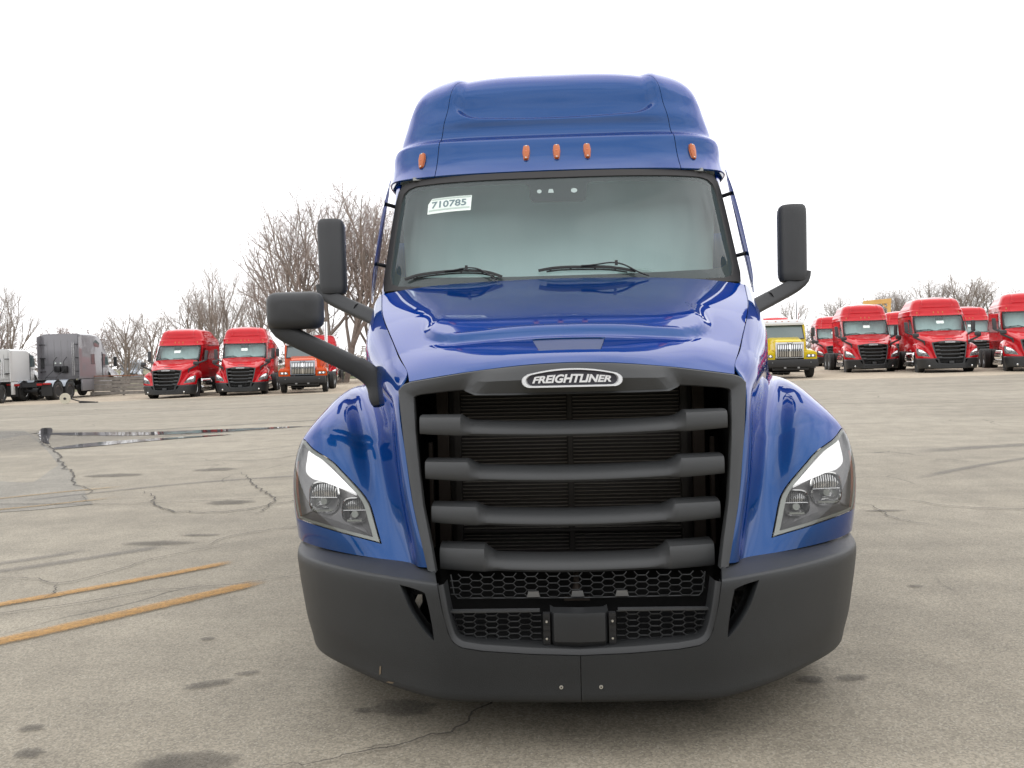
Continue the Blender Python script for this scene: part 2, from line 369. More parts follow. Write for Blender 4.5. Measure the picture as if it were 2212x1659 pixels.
def paint(name, col, metal=.0, dirt=.12):
    m = mat(name, col, .40, metal, 1.0, spec=.0); t = m.node_tree; b = t.nodes['Principled BSDF']
    b.inputs['Coat IOR'].default_value = 1.42; mc = max(col); b.inputs['Specular Tint'].default_value = (*[min(1, .08+.8*c/mc) for c in col], 1)
    co = t.nodes.new('ShaderNodeTexCoord'); n = t.nodes.new('ShaderNodeTexNoise'); n.inputs['Scale'].default_value = 1.7; n.inputs['Detail'].default_value = 8
    r = t.nodes.new('ShaderNodeMapRange'); r.inputs['From Min'].default_value = .35; r.inputs['From Max'].default_value = .75
    r.inputs['To Min'].default_value = .012; r.inputs['To Max'].default_value = dirt
    t.links.new(co.outputs['Object'], n.inputs['Vector']); t.links.new(n.outputs['Fac'], r.inputs['Value']); t.links.new(r.outputs['Result'], b.inputs['Coat Roughness'])
    d = t.nodes.new('ShaderNodeTexNoise'); d.inputs['Scale'].default_value = 240; t.links.new(co.outputs['Object'], d.inputs['Vector'])
    mr = t.nodes.new('ShaderNodeMapRange'); mr.inputs['From Min'].default_value = .60; mr.inputs['From Max'].default_value = .8; mr.inputs['To Max'].default_value = .10
    mi = t.nodes.new('ShaderNodeMix'); mi.data_type = 'RGBA'; mi.inputs['A'].default_value = (*col, 1); mi.inputs['B'].default_value = (.35, .33, .30, 1)
    t.links.new(d.outputs['Fac'], mr.inputs['Value']); t.links.new(mr.outputs['Result'], mi.inputs['Factor']); t.links.new(mi.outputs['Result'], b.inputs['Base Color'])
    return m
def glassmat(name, tint, refl=1.0, ior=1.5, rough=0.0, veil=0):
    m = bpy.data.materials.new(name); m.use_nodes = True; t = m.node_tree; t.nodes.clear()
    o = t.nodes.new('ShaderNodeOutputMaterial'); mx = t.nodes.new('ShaderNodeMixShader'); tr = t.nodes.new('ShaderNodeBsdfTransparent'); gl = t.nodes.new('ShaderNodeBsdfGlossy')
    fr = t.nodes.new('ShaderNodeFresnel'); fr.inputs['IOR'].default_value = ior; tr.inputs['Color'].default_value = (*tint, 1); gl.inputs['Roughness'].default_value = rough
    gl.inputs['Color'].default_value = (refl, refl, refl, 1)
    t.links.new(fr.outputs['Fac'], mx.inputs['Fac']); t.links.new(tr.outputs['BSDF'], mx.inputs[1]); t.links.new(gl.outputs['BSDF'], mx.inputs[2]); t.links.new(mx.outputs['Shader'], o.inputs['Surface'])
    if veil:      # pale diffuse film, painting a bright veil into the glass
        df = t.nodes.new('ShaderNodeBsdfDiffuse'); df.inputs['Color'].default_value = (.50, .63, .63, 1); m2 = t.nodes.new('ShaderNodeMixShader')
        co = t.nodes.new('ShaderNodeTexCoord'); n = t.nodes.new('ShaderNodeTexNoise'); n.inputs['Scale'].default_value = 1.6; n.inputs['Detail'].default_value = 6
        r = t.nodes.new('ShaderNodeMapRange'); r.inputs['To Min'].default_value = veil*.8; r.inputs['To Max'].default_value = veil*1.2
        t.links.new(co.outputs['Object'], n.inputs['Vector']); t.links.new(n.outputs['Fac'], r.inputs['Value']); t.links.new(r.outputs['Result'], m2.inputs['Fac'])
        t.links.new(mx.outputs['Shader'], m2.inputs[1]); t.links.new(df.outputs['BSDF'], m2.inputs[2]); t.links.new(m2.outputs['Shader'], o.inputs['Surface'])
    return m
M = dict(
 cream0=mat('scuffed_plastic', (.17, .13, .085), .8),
 blue=paint('blue_paint', (.006, .056, .20), .7, dirt=.04), red=paint('red_paint', (.50, .009, .016), .3), orange=paint('orange_paint', (.58, .075, .010)),
 yellow=paint('yellow_paint', (.62, .46, .015)), white=paint('white_paint', (.62, .62, .61)), grey=paint('grey_paint', (.23, .226, .24), .2),
 silver=paint('silver_paint', (.33, .36, .40), .3), navy=paint('navy_paint', (.02, .03, .07)),
 plastic=mat('grey_plastic', (.043, .045, .046), .50, bump=(900, .12), var=(1.3, (.050, .051, .052))),
 bumper=mat('bumper_plastic', (.018, .020, .022), .40, bump=(500, .30), var=(2.2, (.024, .026, .028))),
 black=mat('black_plastic', (.016, .016, .017), .5), black2=mat('satin_black_plastic', (.022, .023, .024), .42), mirrorp=mat('mirror_plastic', (.026, .027, .029), .5, bump=(900, .15), var=(3, (.036, .037, .039))),
 rubber=mat('rubber', (.020, .020, .020), .75, bump=(60, .3)), gasket=mat('gasket', (.030, .028, .028), .6), frit=mat('frit', (.012, .010, .012), .6),
 dark=mat('dark_void', (.006, .006, .006), .9), core=mat('radiator_fins', (.040, .035, .031), .55), fin=mat('radiator_tubes', (.22, .20, .18), .45, .2),
 chrome=mat('chrome', (.80, .80, .80), .07, 1), alu=mat('aluminium', (.62, .62, .62), .22, 1), steel=mat('steel', (.30, .30, .30), .4, .8), cast=mat('cast_brown', (.06, .046, .037), .6, .3),
 screw=mat('screw', (.6, .58, .52), .3, .6), amber=mat('amber_lens', (.50, .115, .015), .25, coat=.3), orefl=mat('orange_reflector', (.62, .15, .07), .3),
 glass=glassmat('windscreen_glass', (.86, .98, .965), 1.0, 1.45, veil=.085), sideglass=glassmat('side_glass', (.82, .92, .88), 1.0, 1.6), lens=glassmat('lamp_lens', (.97, .97, .97), .9, 1.45),
 lampin=mat('lamp_housing', (.22, .215, .215), .30, .3), drl=mat('white_lamp', (.95, .95, .93), .25, 0, 1, emit=((1, 1, 1), .8)), reflector=mat('lamp_reflector', (.75, .75, .74), .10, 1),
 lampglass=mat('lamp_face', (.55, .55, .54), .12, .8), trim=mat('lamp_edge_trim', (.36, .38, .34), .3, .2),
 cabin=mat('cabin_trim', (.42, .44, .43), .8, var=(2, (.50, .51, .50))), curtain=mat('curtain', (.80, .86, .86), .9, var=(1.2, (.84, .90, .90))), dash=mat('dashboard', (.46, .52, .50), .7), seat=mat('seat_fabric', (.10, .10, .10), .9),
 sticker=mat('sticker_white', (.80, .88, .82), .5), stickerg=mat('sticker_stripe', (.50, .60, .54), .5), ink=mat('sticker_ink', (.16, .23, .25), .6), badge=mat('badge_dark', (.045, .043, .055), .45, bump=(400, .6)), letter=mat('badge_letters', (.80, .80, .80), .35), ring=mat('badge_ring', (.86, .86, .86), .28, .55),
 led=mat('sensor_window', (.42, .50, .48), .3), taillight=mat('tail_lamp', (.35, .01, .01), .3), mirrorglass=mat('mirror_glass', (.7, .7, .72), .03, 1),
 matte=mat('hood_cover', (.035, .055, .14), .35), groove=mat('panel_gap', (.004, .005, .012), .8),
)

# ================= the tractor with the sloping hood =================
def fit_fender(H, Fd):
    """insert rows and put the first column on the hood's edge"""
    u = H.tu[-1]; V = np.linspace(H.tv[0], H.tv[-1], 400); E = H.raw(np.stack([np.full(400, u), V], 1))
    P0 = Patch(Fd); tv = list(P0.tv); tv = sorted(tv+[(tv[0]+tv[1])/2, (tv[1]+tv[2])/2, (tv[2]+tv[3])/2, (tv[3]+tv[4])/2])
    G = [P0.raw(np.stack([P0.tu, np.full(len(P0.tu), v)], 1)) for v in tv]
    for g, v in zip(G, tv):
        if v <= P0.tv[4]+1e-6:
            e = np.array([np.interp(-g[0, 1], -E[::-1, 1], E[::-1, k]) for k in range(3)]) if v else E[-1]
            d = e-g[0]; g[0] = e; g[1] += d*.7; g[2] += d*.3
    G = np.array(G); tv = np.array(tv)
    for _ in range(4):                  # fair the surface along its length
        w = ((tv[1:-1]-tv[:-2])/(tv[2:]-tv[:-2]))[:, None, None]; G[1:-1, 3:] += .3*(G[:-2, 3:]*(1-w)+G[2:, 3:]*w-G[1:-1, 3:])
    return [list(map(tuple, g)) for g in G]
PH = Patch(HOOD, hood_disp, True); FROWS = fit_fender(PH, FENDER)
PF, PB = Patch(FROWS, sg=-1), Patch(BUMPER, mirror=True, sg=-1)
PW, PR = Patch(WIND, mirror=True), Patch(ROOF, roof_disp, True)
def sym(half, start=None):
    """closed outline from its right half (from top centre clockwise to bottom centre)"""
    h = list(half); return h+[(-x, z) for x, z in h[::-1] if x > 1e-6]
def tractor():
    T = empty('semi_truck', 'x', 'truck')
    B = M['blue']
    # --- hood ---
    e = .003
    rec = PH.inv([(-.170,1.706),(.170,1.706),(.138,1.649),(-.138,1.649)])
    hood = panel('hood', PH, B, T, rect_uv(PH, e, e, 0, .02), [rec], h=.022)
    cov = panel('hood_cover', PH, M['matte'], hood, rec+[[.004,-.004],[-.004,-.004],[-.004,.004],[.004,.004]], h=.03, off=-.007, skirt=0)
    # --- fender with the headlamp cut out ---
    xz = [(1.116,1.158),(1.064,1.116),(1.008,1.065),(.966,1.023),(.929,.978),(.908,.935),(.890,.888),(.858,.806)]
    uvs = [tuple(q) for q in PF.inv(xz)]
    u7 = PF.tu[7]; inv = lambda x, z: tuple(PF.inv([(x, z)])[0])
    vt = lambda z: float(np.interp(-z, [-p[7][2] for p in FROWS[-7:]], PF.tv[-7:]))
    outer = [(u7+.045, vt(.880)), (u7+.055, vt(.95)), (u7+.060, vt(1.05)), (u7+.045, vt(1.14)), (u7+.005, vt(1.235))]
    low = [inv(.95,.826), inv(1.055,.845), inv(1.16,.861)]
    hl = [inv(1.225,1.210)]+uvs+low+outer          # anticlockwise or not does not matter
    HL = smooth_closed(hl, 5, keep=(8, 12, 17))
    fen = panel('fender', PF, B, T, rect_uv(PF, e, 0, 0, 0), [HL], h=.022, skirt=.012)
    fen2 = mirrored(fen)
    headlamp(T, PF, HL, uvs, outer, inv, vt, u7)
    grille(T)
    bumper(T)
    cab(T)
    mirrors(T)
    chassis(T)
    return T

def shrink(poly, d):
    p = np.asarray(poly); c = p.mean(0); n = len(p)
    t = np.roll(p, -1, 0)-np.roll(p, 1, 0); t /= np.maximum(np.linalg.norm(t, axis=1, keepdims=True), 1e-9); nn = np.stack([-t[:, 1], t[:, 0]], 1)
    ar = np.sum(p[:, 0]*np.roll(p[:, 1], -1)-p[:, 1]*np.roll(p[:, 0], -1))
    return p+nn*d*(1 if ar > 0 else -1)
def headlamp(T, S, HL, uvs, outer, inv, vt, u7):
    def both(o):
        q = mirrored(o); return q
    lens = panel('headlight', S, M['lens'], T, shrink(HL, .004), h=.03, skirt=.006, off=.003)
    lensL = mirrored(lens)
    def sub(o):
        o.parent = lens; q = mirrored(o); q.parent = lensL; return o
    # housing bowl behind the lens
    ring = shrink(HL, .006); rows = []
    for d, k in ((0, 0), (.035, .012), (.06, .05)):
        r = shrink(HL, .006+k) if k < .03 else None
        if r is None:
            c = ring.mean(0); r = c+(ring-c)*.80
        rows.append(S.pos(r)-S.nor(r)*d)
    b = MB(); b.loft([list(map(tuple, r)) for r in rows], close=True)
    c = S.pos(ring.mean(0)); c = c[0]-S.nor(ring.mean(0))[0]*.075
    n = len(ring); k0 = len(b.V); b.V.append(tuple(c)); b.F += [(2*n+i, 2*n+(i+1) % n, k0) for i in range(n)]
    sub(b.build('housing', M['lampin'], None, 40))
    # pale edge trim just under the lens
    tr = [S.pos(r)-S.nor(r)*.004 for r in (shrink(HL, .007), shrink(HL, .024))]
    b = MB(); b.loft([list(map(tuple, r)) for r in tr], close=True); sub(b.build('edge_trim', M['trim'], None, 60))
    # bright running-lamp wedge
    w = [inv(1.258,1.205), inv(1.155,1.150), inv(1.065,1.085), inv(1.025,1.052), (inv(.990,1.022)), inv(1.079,1.046), inv(1.172,1.068), inv(1.225,1.076), inv(1.268,1.105), inv(1.268,1.165)]
    W_ = smooth_closed(w, 5, keep=(4,))
    sub(panel('running_lamp', S, M['drl'], None, W_, h=.025, off=-.012, skirt=.03))
    # amber strip at the outer edge
    st = [(u7+.045, vt(1.17)), (u7+.054, vt(1.05)), (u7+.054, vt(.95)), (u7+.048, vt(.875)), (u7+.028, vt(.88)), (u7+.034, vt(.95)), (u7+.036, vt(1.05)), (u7+.028, vt(1.16))]
    sub(panel('amber_strip', S, M['orefl'], None, st, h=.03, off=-.006, skirt=.01))
    # two reflector bowls
    for (x, z, rx, rz_) in ((1.166, .992, .070, .070), (1.000, .945, .056, .054)):
        uv = S.inv([(x, z)])[0]; p = S.pos(uv)[0]; nn = Vector(S.nor(uv)[0]); nn = (nn*.35+Vector((0, -1, 0))*.65).normalized()
        p = Vector(p)-nn*.045
        xa = Vector((0, 0, 1)).cross(nn).normalized(); za = nn.cross(xa)
        def ring_(rr, d, sq=3.2):
            out = []
            for k in range(28):
                t = 2*math.pi*k/28; ca, sa = math.cos(t), math.sin(t); f = (abs(ca)**sq+abs(sa)**sq)**(-1/sq)
                out.append(p+xa*ca*f*rx*rr-za*sa*f*rz_*rr-nn*d)
            return out
        b = MB(); b.loft([ring_(1.10, -.006), ring_(1.0, -.012), ring_(.97, .0), ring_(.75, .022), ring_(.4, .035), ring_(.02, .04)], close=True)
        sub(b.build('reflector_bowl', M['reflector'], None, 50))
        b = MB()                                   # fluted upper half and the bulb shield
        for k in range(11):
            xx = (k-5)/5.5*.9*rx; hh = math.sqrt(max(0, 1-(abs(xx)/rx)**3))*rz_*.9
            b.tube([p+xa*xx+za*.004, p+xa*xx+za*hh*.6-nn*-.004, p+xa*xx+za*hh], rx*.06, 5)
        b.tube([p-xa*rx*.95+za*.0-nn*-.006, p+xa*rx*.95-nn*-.006], .0022, 5)
        sub(b.build('lamp_flutes', M['lampglass'], None, 60))
        b = MB(); b.tube([p+nn*.008-za*.018, p-nn*.02-za*.018], [.016, .02], 12); b.box(p-za*rz_*.86+nn*.008, (rx*1.2, .01, .008)); sub(b.build('bulb_shield', M['trim'], None, 40))

BARS = [(1.294, 1.374, 1.277, .668, .300, .215), (1.100, 1.182, 1.084, .645, .270, .190), (.915, .993, .899, .618, .238, .165), (.722, .822, .714, .582, .200, .125)]
def frame_rails():
    """outer, inner and deep rails of the grille surround, right half from the foot up to the top centre"""
    out = [(.628,.150,.735),(.655,.182,.840),(.697,.242,1.000),(.741,.322,1.250),(.768,.385,1.440),(.774,.404,1.487),(.752,.402,1.512),(.716,.398,1.524),(.56,.358,1.547),(.42,.330,1.566),(.30,.314,1.578),(.2,.300,1.586),(.1,.297,1.591),(0,.295,1.593)]
    inn = [(.592,.150,.725),(.612,.180,.830),(.650,.235,.995),(.680,.300,1.240),(.697,.372,1.410),(.699,.385,1.452),(.690,.385,1.460),(.66,.380,1.466),(.545,.360,1.477),(.475,.345,1.482),(.42,.300,1.462),(.30,.285,1.460),(.15,.278,1.460),(0,.276,1.460)]
    return out, inn
def grille(T):
    o, i = frame_rails(); o, i = np.array(o), np.array(i)
    k = 5; so = smooth_open(o[:6], k); so2 = smooth_open(o[7:], k)
    O = np.concatenate([resample(o[:6], 22), resample(o[5:8], 6)[1:], resample(smooth_open(o[7:], 4), 26)[1:]])
    I = np.concatenate([resample(i[:6], 22), resample(i[5:8], 6)[1:], np.array([i[7]+(i[8]-i[7])*t for t in np.linspace(0, 1, 8)[1:]]), np.array([i[8]+(i[9]-i[8])*t for t in np.linspace(0, 1, 4)[1:]]), np.array([i[9]+(i[10]-i[9])*sstep(t) for t in np.linspace(0, 1, 6)[1:]]), resample(i[10:], 11)[1:]])
    n = len(O); assert len(I) == n, (len(I), n)
    mid = O*.5+I*.5; mid[:, 1] -= .012
    # the badge panel stands proud between two slanting creases
    xm = np.abs(mid[:, 0]); pr = sstep((.455-xm)/.05)*(np.arange(n) > 26); mid[:, 1] -= pr*.018; mid[:, 2] -= 0
    O2 = O+np.array([0, -.004, 0])
    back = I+np.array([0, .04, 0]); back[:, 0] -= 0; Ob = O+np.array([0, .05, 0])
    lip = I.copy(); lip[:, 1] -= pr*.012; lip2 = I*.88+mid*.12; lip2[:, 1] -= .004
    q = O2*.9+mid*.1; q[:, 1] -= .004
    rows = [Ob, O2, q, O2*.5+mid*.5+np.array([0,-.003,0]), mid, mid*.5+I*.5+np.array([0,-.003,0]), lip2, lip, I+np.array([0, .012, 0]), back]
    full = [list(map(tuple, r))+[(-x, y, z) for x, y, z in r[-2::-1]] for r in rows]
    b = MB(); b.loft(full); fr = b.build('grille_surround', M['plastic'], T, 28, fix=False)
    badge(T)
    for bi, (zb, zt, zc, X, ye, yc) in enumerate(BARS):
        zt += .002
        xs = np.concatenate([np.linspace(-X, -.50, 6), np.linspace(-.485, -.37, 13), np.linspace(-.34, .34, 20), np.linspace(.37, .485, 13), np.linspace(.50, X, 6)])
        xi = .485-bi*.032
        rows = []
        for x in xs:
            a = abs(x)/X; bot = zc+(zb-zc)*a**2; y = yc+(ye-yc)*a**2
            t = float(np.clip((abs(x)-(xi-.060))/.060, 0, 1))**1.9
            top_end = zt; top_mid = bot+.064
            top = top_mid+(top_end-top_mid)*t; hh = top-bot
            yb = y+.024*(1-t)
            rows.append([(x, yb+.11, bot+.012), (x, yb+.03, bot), (x, yb+.006, bot+.003), (x, yb, bot+.012), (x, yb+.001, bot+hh*.35), (x, yb+.002+.018*(1-t), bot+hh*.70), (x, yb+.012+.036*(1-t), bot+hh*.91), (x, yb+.045+.035*(1-t), bot+hh*.99), (x, yb+.11, top)])
        b = MB(); b.loft(rows, cap=True); b.build('grille_bar', M['plastic'], T, 38, fix=False)
    # radiator
    b = MB(); b.box((0, .66, 1.07), (1.16, .05, .86)); rad = b.build('radiator', M['core'], T, 0)
    b = MB(); z = .69
    while z < 1.47:
        for s in (-1, 1): b.box((s*.265, .628, z), (.50, .012, .0035))
        z += .0172
    tag(b.build('cooling_fins', M['fin'], rad, 0), kind='stuff')
    b = MB(); b.box((0, .622, 1.08), (.022, .02, .83)); b.box((.53, .61, 1.08), (.028, .04, .83)); b.box((-.53, .61, 1.08), (.028, .04, .83))
    b.box((0, .615, .80), (1.05, .02, .012)); b.build('radiator_frame', M['core'], rad, 0)
    for s in (-1, 1):
        b = MB(); b.box((s*.60, .63, 1.10), (.055, .06, .80)); b.box((s*.645, .60, 1.30), (.05, .02, .06)); b.box((s*.655, .595, 1.33), (.03, .02, .012)); b.box((s*.66, .60, .98), (.018, .03, .5))
        b.build('radiator_bracket', M['cast'], rad, 0)
    b = MB(); b.box((0, .80, .95), (1.5, .03, 1.15)); b.box((.74, .60, 1.0), (.02, .36, .95)); b.box((-.74, .60, 1.0), (.02, .36, .95)); b.box((0, .58, 1.50), (1.3, .4, .02)); b.build('engine_shroud', M['dark'], T, 0)

def badge(T):
    # flat foot, arched top
    def outline(X, zb, zt, n=18, ends=.5):
        pts = []
        H = zt-zb
        for k in range(n+1):                       # top arch from left to right
            t = -1+2*k/n; pts.append((X*t*.90, zb+H*(1-.30*t*t)))
        re = H*.35
        for a in np.linspace(70, -80, 9): pts.append((X-re*1.25+re*1.25*math.cos(math.radians(a)), zb+re+re*math.sin(math.radians(a))))
        pts.append((X*.72, zb))
        pts.append((-X*.72, zb))
        for a in np.linspace(-100, -250, 9): pts.append((-(X-re*1.25)+re*1.25*math.cos(math.radians(a)), zb+re+re*math.sin(math.radians(a))))
        return pts
    y0 = .236
    oo = outline(.216, 1.490, 1.570); ii = outline(.192, 1.4985, 1.5630)
    tl = lambda z: y0+(z-1.49)*.12
    P = lambda pts, d: [(x, tl(z)-d, z) for x, z in pts]
    sc = lambda pts, k: [(x*k, 1.53+(z-1.53)*k) for x, z in pts]
    b = MB(); b.loft([P(oo, -.03), P(oo, .002), P(sc(oo, .985), .012), P(sc(ii, 1.03), .012), P(ii, .004)], close=True)
    bd = b.build('badge', M['ring'], T, 35)
    b = MB(); pl = P(ii, .004); b.add(pl, [tuple(range(len(pl)))]); b.build('badge_plate', M['badge'], bd, 0)
    o = text_mesh('lettering', 'FREIGHTLINER', .040, M['letter'], bd, ext=.003, offset=.0016, fit=.336, shear=.28)
    me = o.data
    for v in me.vertices:
        x, y, z = v.co; z = z*(.86+.34*(1-(x/.168)**2)); zz = 1.5085+z; v.co = (x-.002, tl(zz)-.006+y, zz)
    b = MB(); b.lathe([(0, .0022), (.003, .0022)], (.178, tl(1.54)-.010, 1.545), 'y', 8); b.build('badge_dot', M['letter'], bd, 0)

def text_mesh(name, s, size, m, parent, ext=.002, offset=0, fit=None, shear=0):
    """text in the x-z plane facing -y, centred in x, foot at z 0"""
    cu = bpy.data.curves.new(name, 'FONT'); cu.body = s; cu.size = size; cu.extrude = ext/2; cu.offset = offset; cu.shear = shear; cu.resolution_u = 3
    ob = bpy.data.objects.new(name, cu); SC.collection.objects.link(ob)
    bpy.context.view_layer.update()
    me = bpy.data.meshes.new_from_object(ob.evaluated_get(bpy.context.evaluated_depsgraph_get())); bpy.data.objects.remove(ob); bpy.data.curves.remove(cu)
    c = np.zeros(len(me.vertices)*3); me.vertices.foreach_get('co', c); c = c.reshape(-1, 3)
    a, b = c[:, 0].min(), c[:, 0].max(); k = (fit/(b-a)) if fit else 1
    q = np.stack([(c[:, 0]-(a+b)/2)*k, -c[:, 2], c[:, 1]-c[:, 1].min()], 1)
    me.vertices.foreach_set('co', q.ravel()); me.materials.clear(); me.materials.append(m); me.name = name; me.update()
    return link(bpy.data.objects.new(name, me), parent)

def honeycomb(b, x0, x1, z0, z1, y, px, pz, r=.0028, depth=.014, clip=None, yf=None):
    """px, pz: column and row pitch of the cells"""
    nx = int((x1-x0)/px); seen = set()
    yy = yf or (lambda x: y)
    for i in range(nx+1):
        for j in range(-1, int((z1-z0)/pz)+2):
            cx = x0+(i+.5)*px; cz = z0+(j+.5*(i % 2))*pz
            P = [(cx-px*.64, cz), (cx-px*.36, cz+pz/2), (cx+px*.36, cz+pz/2), (cx+px*.64, cz), (cx+px*.36, cz-pz/2), (cx-px*.36, cz-pz/2)]
            for k in range(6):
                a, c = P[k], P[(k+1) % 6]; key = tuple(sorted([(round(a[0], 3), round(a[1], 3)), (round(c[0], 3), round(c[1], 3))]))
                if key in seen: continue
                seen.add(key)
                m_ = ((a[0]+c[0])/2, (a[1]+c[1])/2)
                if not (x0 <= m_[0] <= x1 and z0 <= m_[1] <= z1) or (clip and clip(*m_)): continue
                d = Vector((c[0]-a[0], 0, c[1]-a[1])); L_ = d.length; ang = math.atan2(d.z, d.x)
                b.box((m_[0], yy(m_[0])+depth/2, m_[1]), (L_+r, depth, r), Matrix.Rotation(-ang, 3, 'Y'))
def bumper(T):
    S = PB; m = M['bumper']
    I = lambda x, z: S.inv([(x, z)])[0]
    v_top = S.tv[0]+.012; v_bot = S.tv[-1]
    op = [(.575,.700),(.560,.610),(.535,.508),(.515,.470),(.478,.448),(.40,.436),(.20,.424),(.0,.418)]
    opuv = [I(x, z) for x, z in op]
    uo = I(.60, .708)[0]
    gap = .0015
    outer = [(gap, v_bot)]+[(S.tu[-1]-.0, v_bot), (S.tu[-1], v_top), (uo, v_top)]+[tuple(p) for p in opuv[:-1]]+[(gap, opuv[-1][1])]
    # the slot beside the opening
    sl = [(.738,.690),(.672,.680),(.628,.667),(.614,.610),(.600,.530),(.594,.470),(.640,.512),(.690,.580),(.718,.640)]
    slot = smooth_closed([I(x, z) for x, z in sl], 3, keep=(0, 2, 5))
    r = panel('bumper', S, m, T, outer, [slot], h=.017, skirt=.03)
    l = mirrored(r)
    for side, par in ((1, r), (-1, l)):
        # recess walls behind the slot, tow ring
        Pq = S.pos(slot)*[side, 1, 1]
        b = MB(); b.loft([list(map(tuple, Pq)), [(x*.985-side*.0, y+.10, z) for x, y, z in Pq]], close=True); b.build('slot_lining', M['black'], par, 60)
        b = MB(); ring = [(side*(.675+.022*math.cos(a)), .17, .66+.022*math.sin(a)) for a in np.linspace(0, 2*math.pi, 17)]; b.tube(ring, .008, 6, cap=False); b.box((side*.675, .2, .66), (.06, .02, .08)); b.build('tow_ring', M['black'], par, 40)
        b = MB(); x = side*.080; b.lathe([(-.004, .0075), (.006, .0085)], (x, PB.pos(I(.080, .29))[0][1], .290), 'y', 14); b.build('bolt', M['screw'], par, 40)
        b = MB(); b.lathe([(-.0052, .003), (-.003, .003)], (x, PB.pos(I(.080, .29))[0][1], .290), 'y', 10); b.build('bolt_socket', M['black'], par, 40)
        # shallow groove line under the fender at the outer end
        g = [I(xx, zz) for xx, zz in ((.80,.752),)]
    for sx, sz, w_, h_ in ((-.845, .305, .006, .022), (-.80, .262, .020, .005)):
        b = MB(); q = [S.pos(I(sx+a, sz+c))[0]+S.nor(I(sx+a, sz+c))[0]*.0012 for a, c in ((-w_, -h_), (w_*.6, -h_*.6), (w_, h_), (-w_*.4, h_*.7))]; b.add(q, [(0, 1, 2, 3)]); b.build('scuff', M['cream0'], l, 0)
    # U-shaped trim lining the opening
    op2 = [(x, z) for x, z in op]; P0 = S.pos(np.array(opuv)); 
    half = smooth_open([tuple(p) for p in P0[:5]], 4); half = np.concatenate([half, resample(P0[4:], 12)[1:]])
    full = np.concatenate([half*[1, 1, 1], (half*[-1, 1, 1])[-2::-1]])
    c = np.array([0, 0, .60]); rows = []
    nrm = []
    for k in range(len(full)):
        a, b_ = full[max(k-1, 0)], full[min(k+1, len(full)-1)]; t = b_-a; n_ = np.array([-t[2], 0, t[0]]); n_ /= np.linalg.norm(n_); nrm.append(n_)
    nrm = np.array(nrm); nrm *= np.sign((nrm*(c-full)).sum(1))[:, None]
    rows = [full+[0, .05, 0], full+[0, .004, 0], full+nrm*.004+[0, -.002, 0], full+nrm*.022+[0, .004, 0], full+nrm*.027+[0, .010, 0], full+nrm*.034+[0, .075, 0]]
    b = MB(); b.loft([list(map(tuple, q)) for q in rows]); b.build('intake_surround', M['black2'], T, 40, fix=False)
    # meshes
    b = MB(); clip = lambda x, z: abs(x) > .535-(.715-z)*.16
    honeycomb(b, -.54, .54, .615, .712, .15, .0462, .0285, clip=clip, r=.0026, depth=.007); 
    b.tube([(-.532, .155, .712), (-.520, .155, .630), (-.505, .155, .612), (0, .155, .596+.012), (.505, .155, .612), (.520, .155, .630), (.532, .155, .712)], .003, 6)
    b.build('intake_mesh', M['plastic'], T, 0)
    for x in (-.185, 0, .185):
        b = MB(); b.prism([(x-.028, .616), (x+.028, .616), (x+.024, .628), (x+.022, .639), (x-.022, .639), (x-.024, .628)], .143, .155); b.build('intake_clip', M['steel'], T, 0)
    for s in (-1, 1):
        b = MB(); clip = lambda x, z: abs(x) > .50-max(0, (.50-z))*.5 or abs(x) < .152
        x0, x1 = (-.52, -.15) if s < 0 else (.15, .52)
        honeycomb(b, x0, x1, .462, .578, .07, .0462, .0250, clip=clip, r=.0030, depth=.009)
        b.box((s*.345, .075, .582), (.37, .03, .007))
        b.build('intake_mesh', M['plastic'], T, 0)
    # centre cover with its two screw strips
    b = MB(); rows = []
    for x, d in ((-.118, .05), (-.103, .022), (-.09, .018), (0, .010), (.09, .018), (.103, .022), (.118, .05)):
        rows.append([(x, d+.07, .590), (x, d+.004, .584), (x, d, .566), (x, d-.004, .470), (x, d+.01, .446), (x, d+.07, .436)])
    b.loft(rows); cc = b.build('centre_cover', M['black2'], T, 25)
    for s in (-1, 1):
        b = MB(); b.box((s*.133, .045, .512), (.028, .03, .135))
        for k in range(5): b.box((s*.133, .029, .458+k*.026), (.026, .004, .002))
        st = b.build('screw_strip', M['black'], cc, 0)
        for z in (.478, .548):
            q = MB(); q.lathe([(-.003, .004), (.004, .006)], (s*.133, .028, z), 'y', 10); q.build('screw', M['screw'], st, 40)
    # dark inside
    b = MB(); b.box((0, .34, .50), (1.2, .02, .52)); b.box((0, .2, .40), (1.15, .3, .02)); b.build('crash_beam', M['dark'], T, 0)
    b = MB(); b.tube([(0, .24, .595), (0, .25, .64), (0, .27, .69)], [.03, .014, .012], 8); b.box((0, .245, .580), (.11, .03, .014)); b.build('tow_pin', M['cast'], T, 40)

# ---------------- cab ----------------
def side_grid():
    rows = []
    for z, c0, c1, c2, x3, x4 in ((2.815,(1.060,2.335),(1.092,2.40),(1.125,2.56),1.140,1.150),(2.56,(1.083,2.21),(1.108,2.28),(1.135,2.44),1.152,1.160),(2.30,(1.106,2.085),(1.132,2.155),(1.150,2.32),1.165,1.170),
                         (2.06,(1.127,1.98),(1.152,2.04),(1.165,2.22),1.175,1.180),(1.75,(1.125,1.92),(1.150,1.96),(1.170,2.15),1.180,1.185),(1.45,(1.12,1.90),(1.148,1.94),(1.172,2.12),1.182,1.188),(1.12,(1.11,1.90),(1.14,1.94),(1.165,2.12),1.175,1.180)):
        rows.append([(c0[0],c0[1],z),(c1[0],c1[1],z),(c2[0],c2[1],z),(x3,2.75,z),(x3+.003,3.12,z),(x4,4.2,z),(x4,5.36,z)])
    return rows
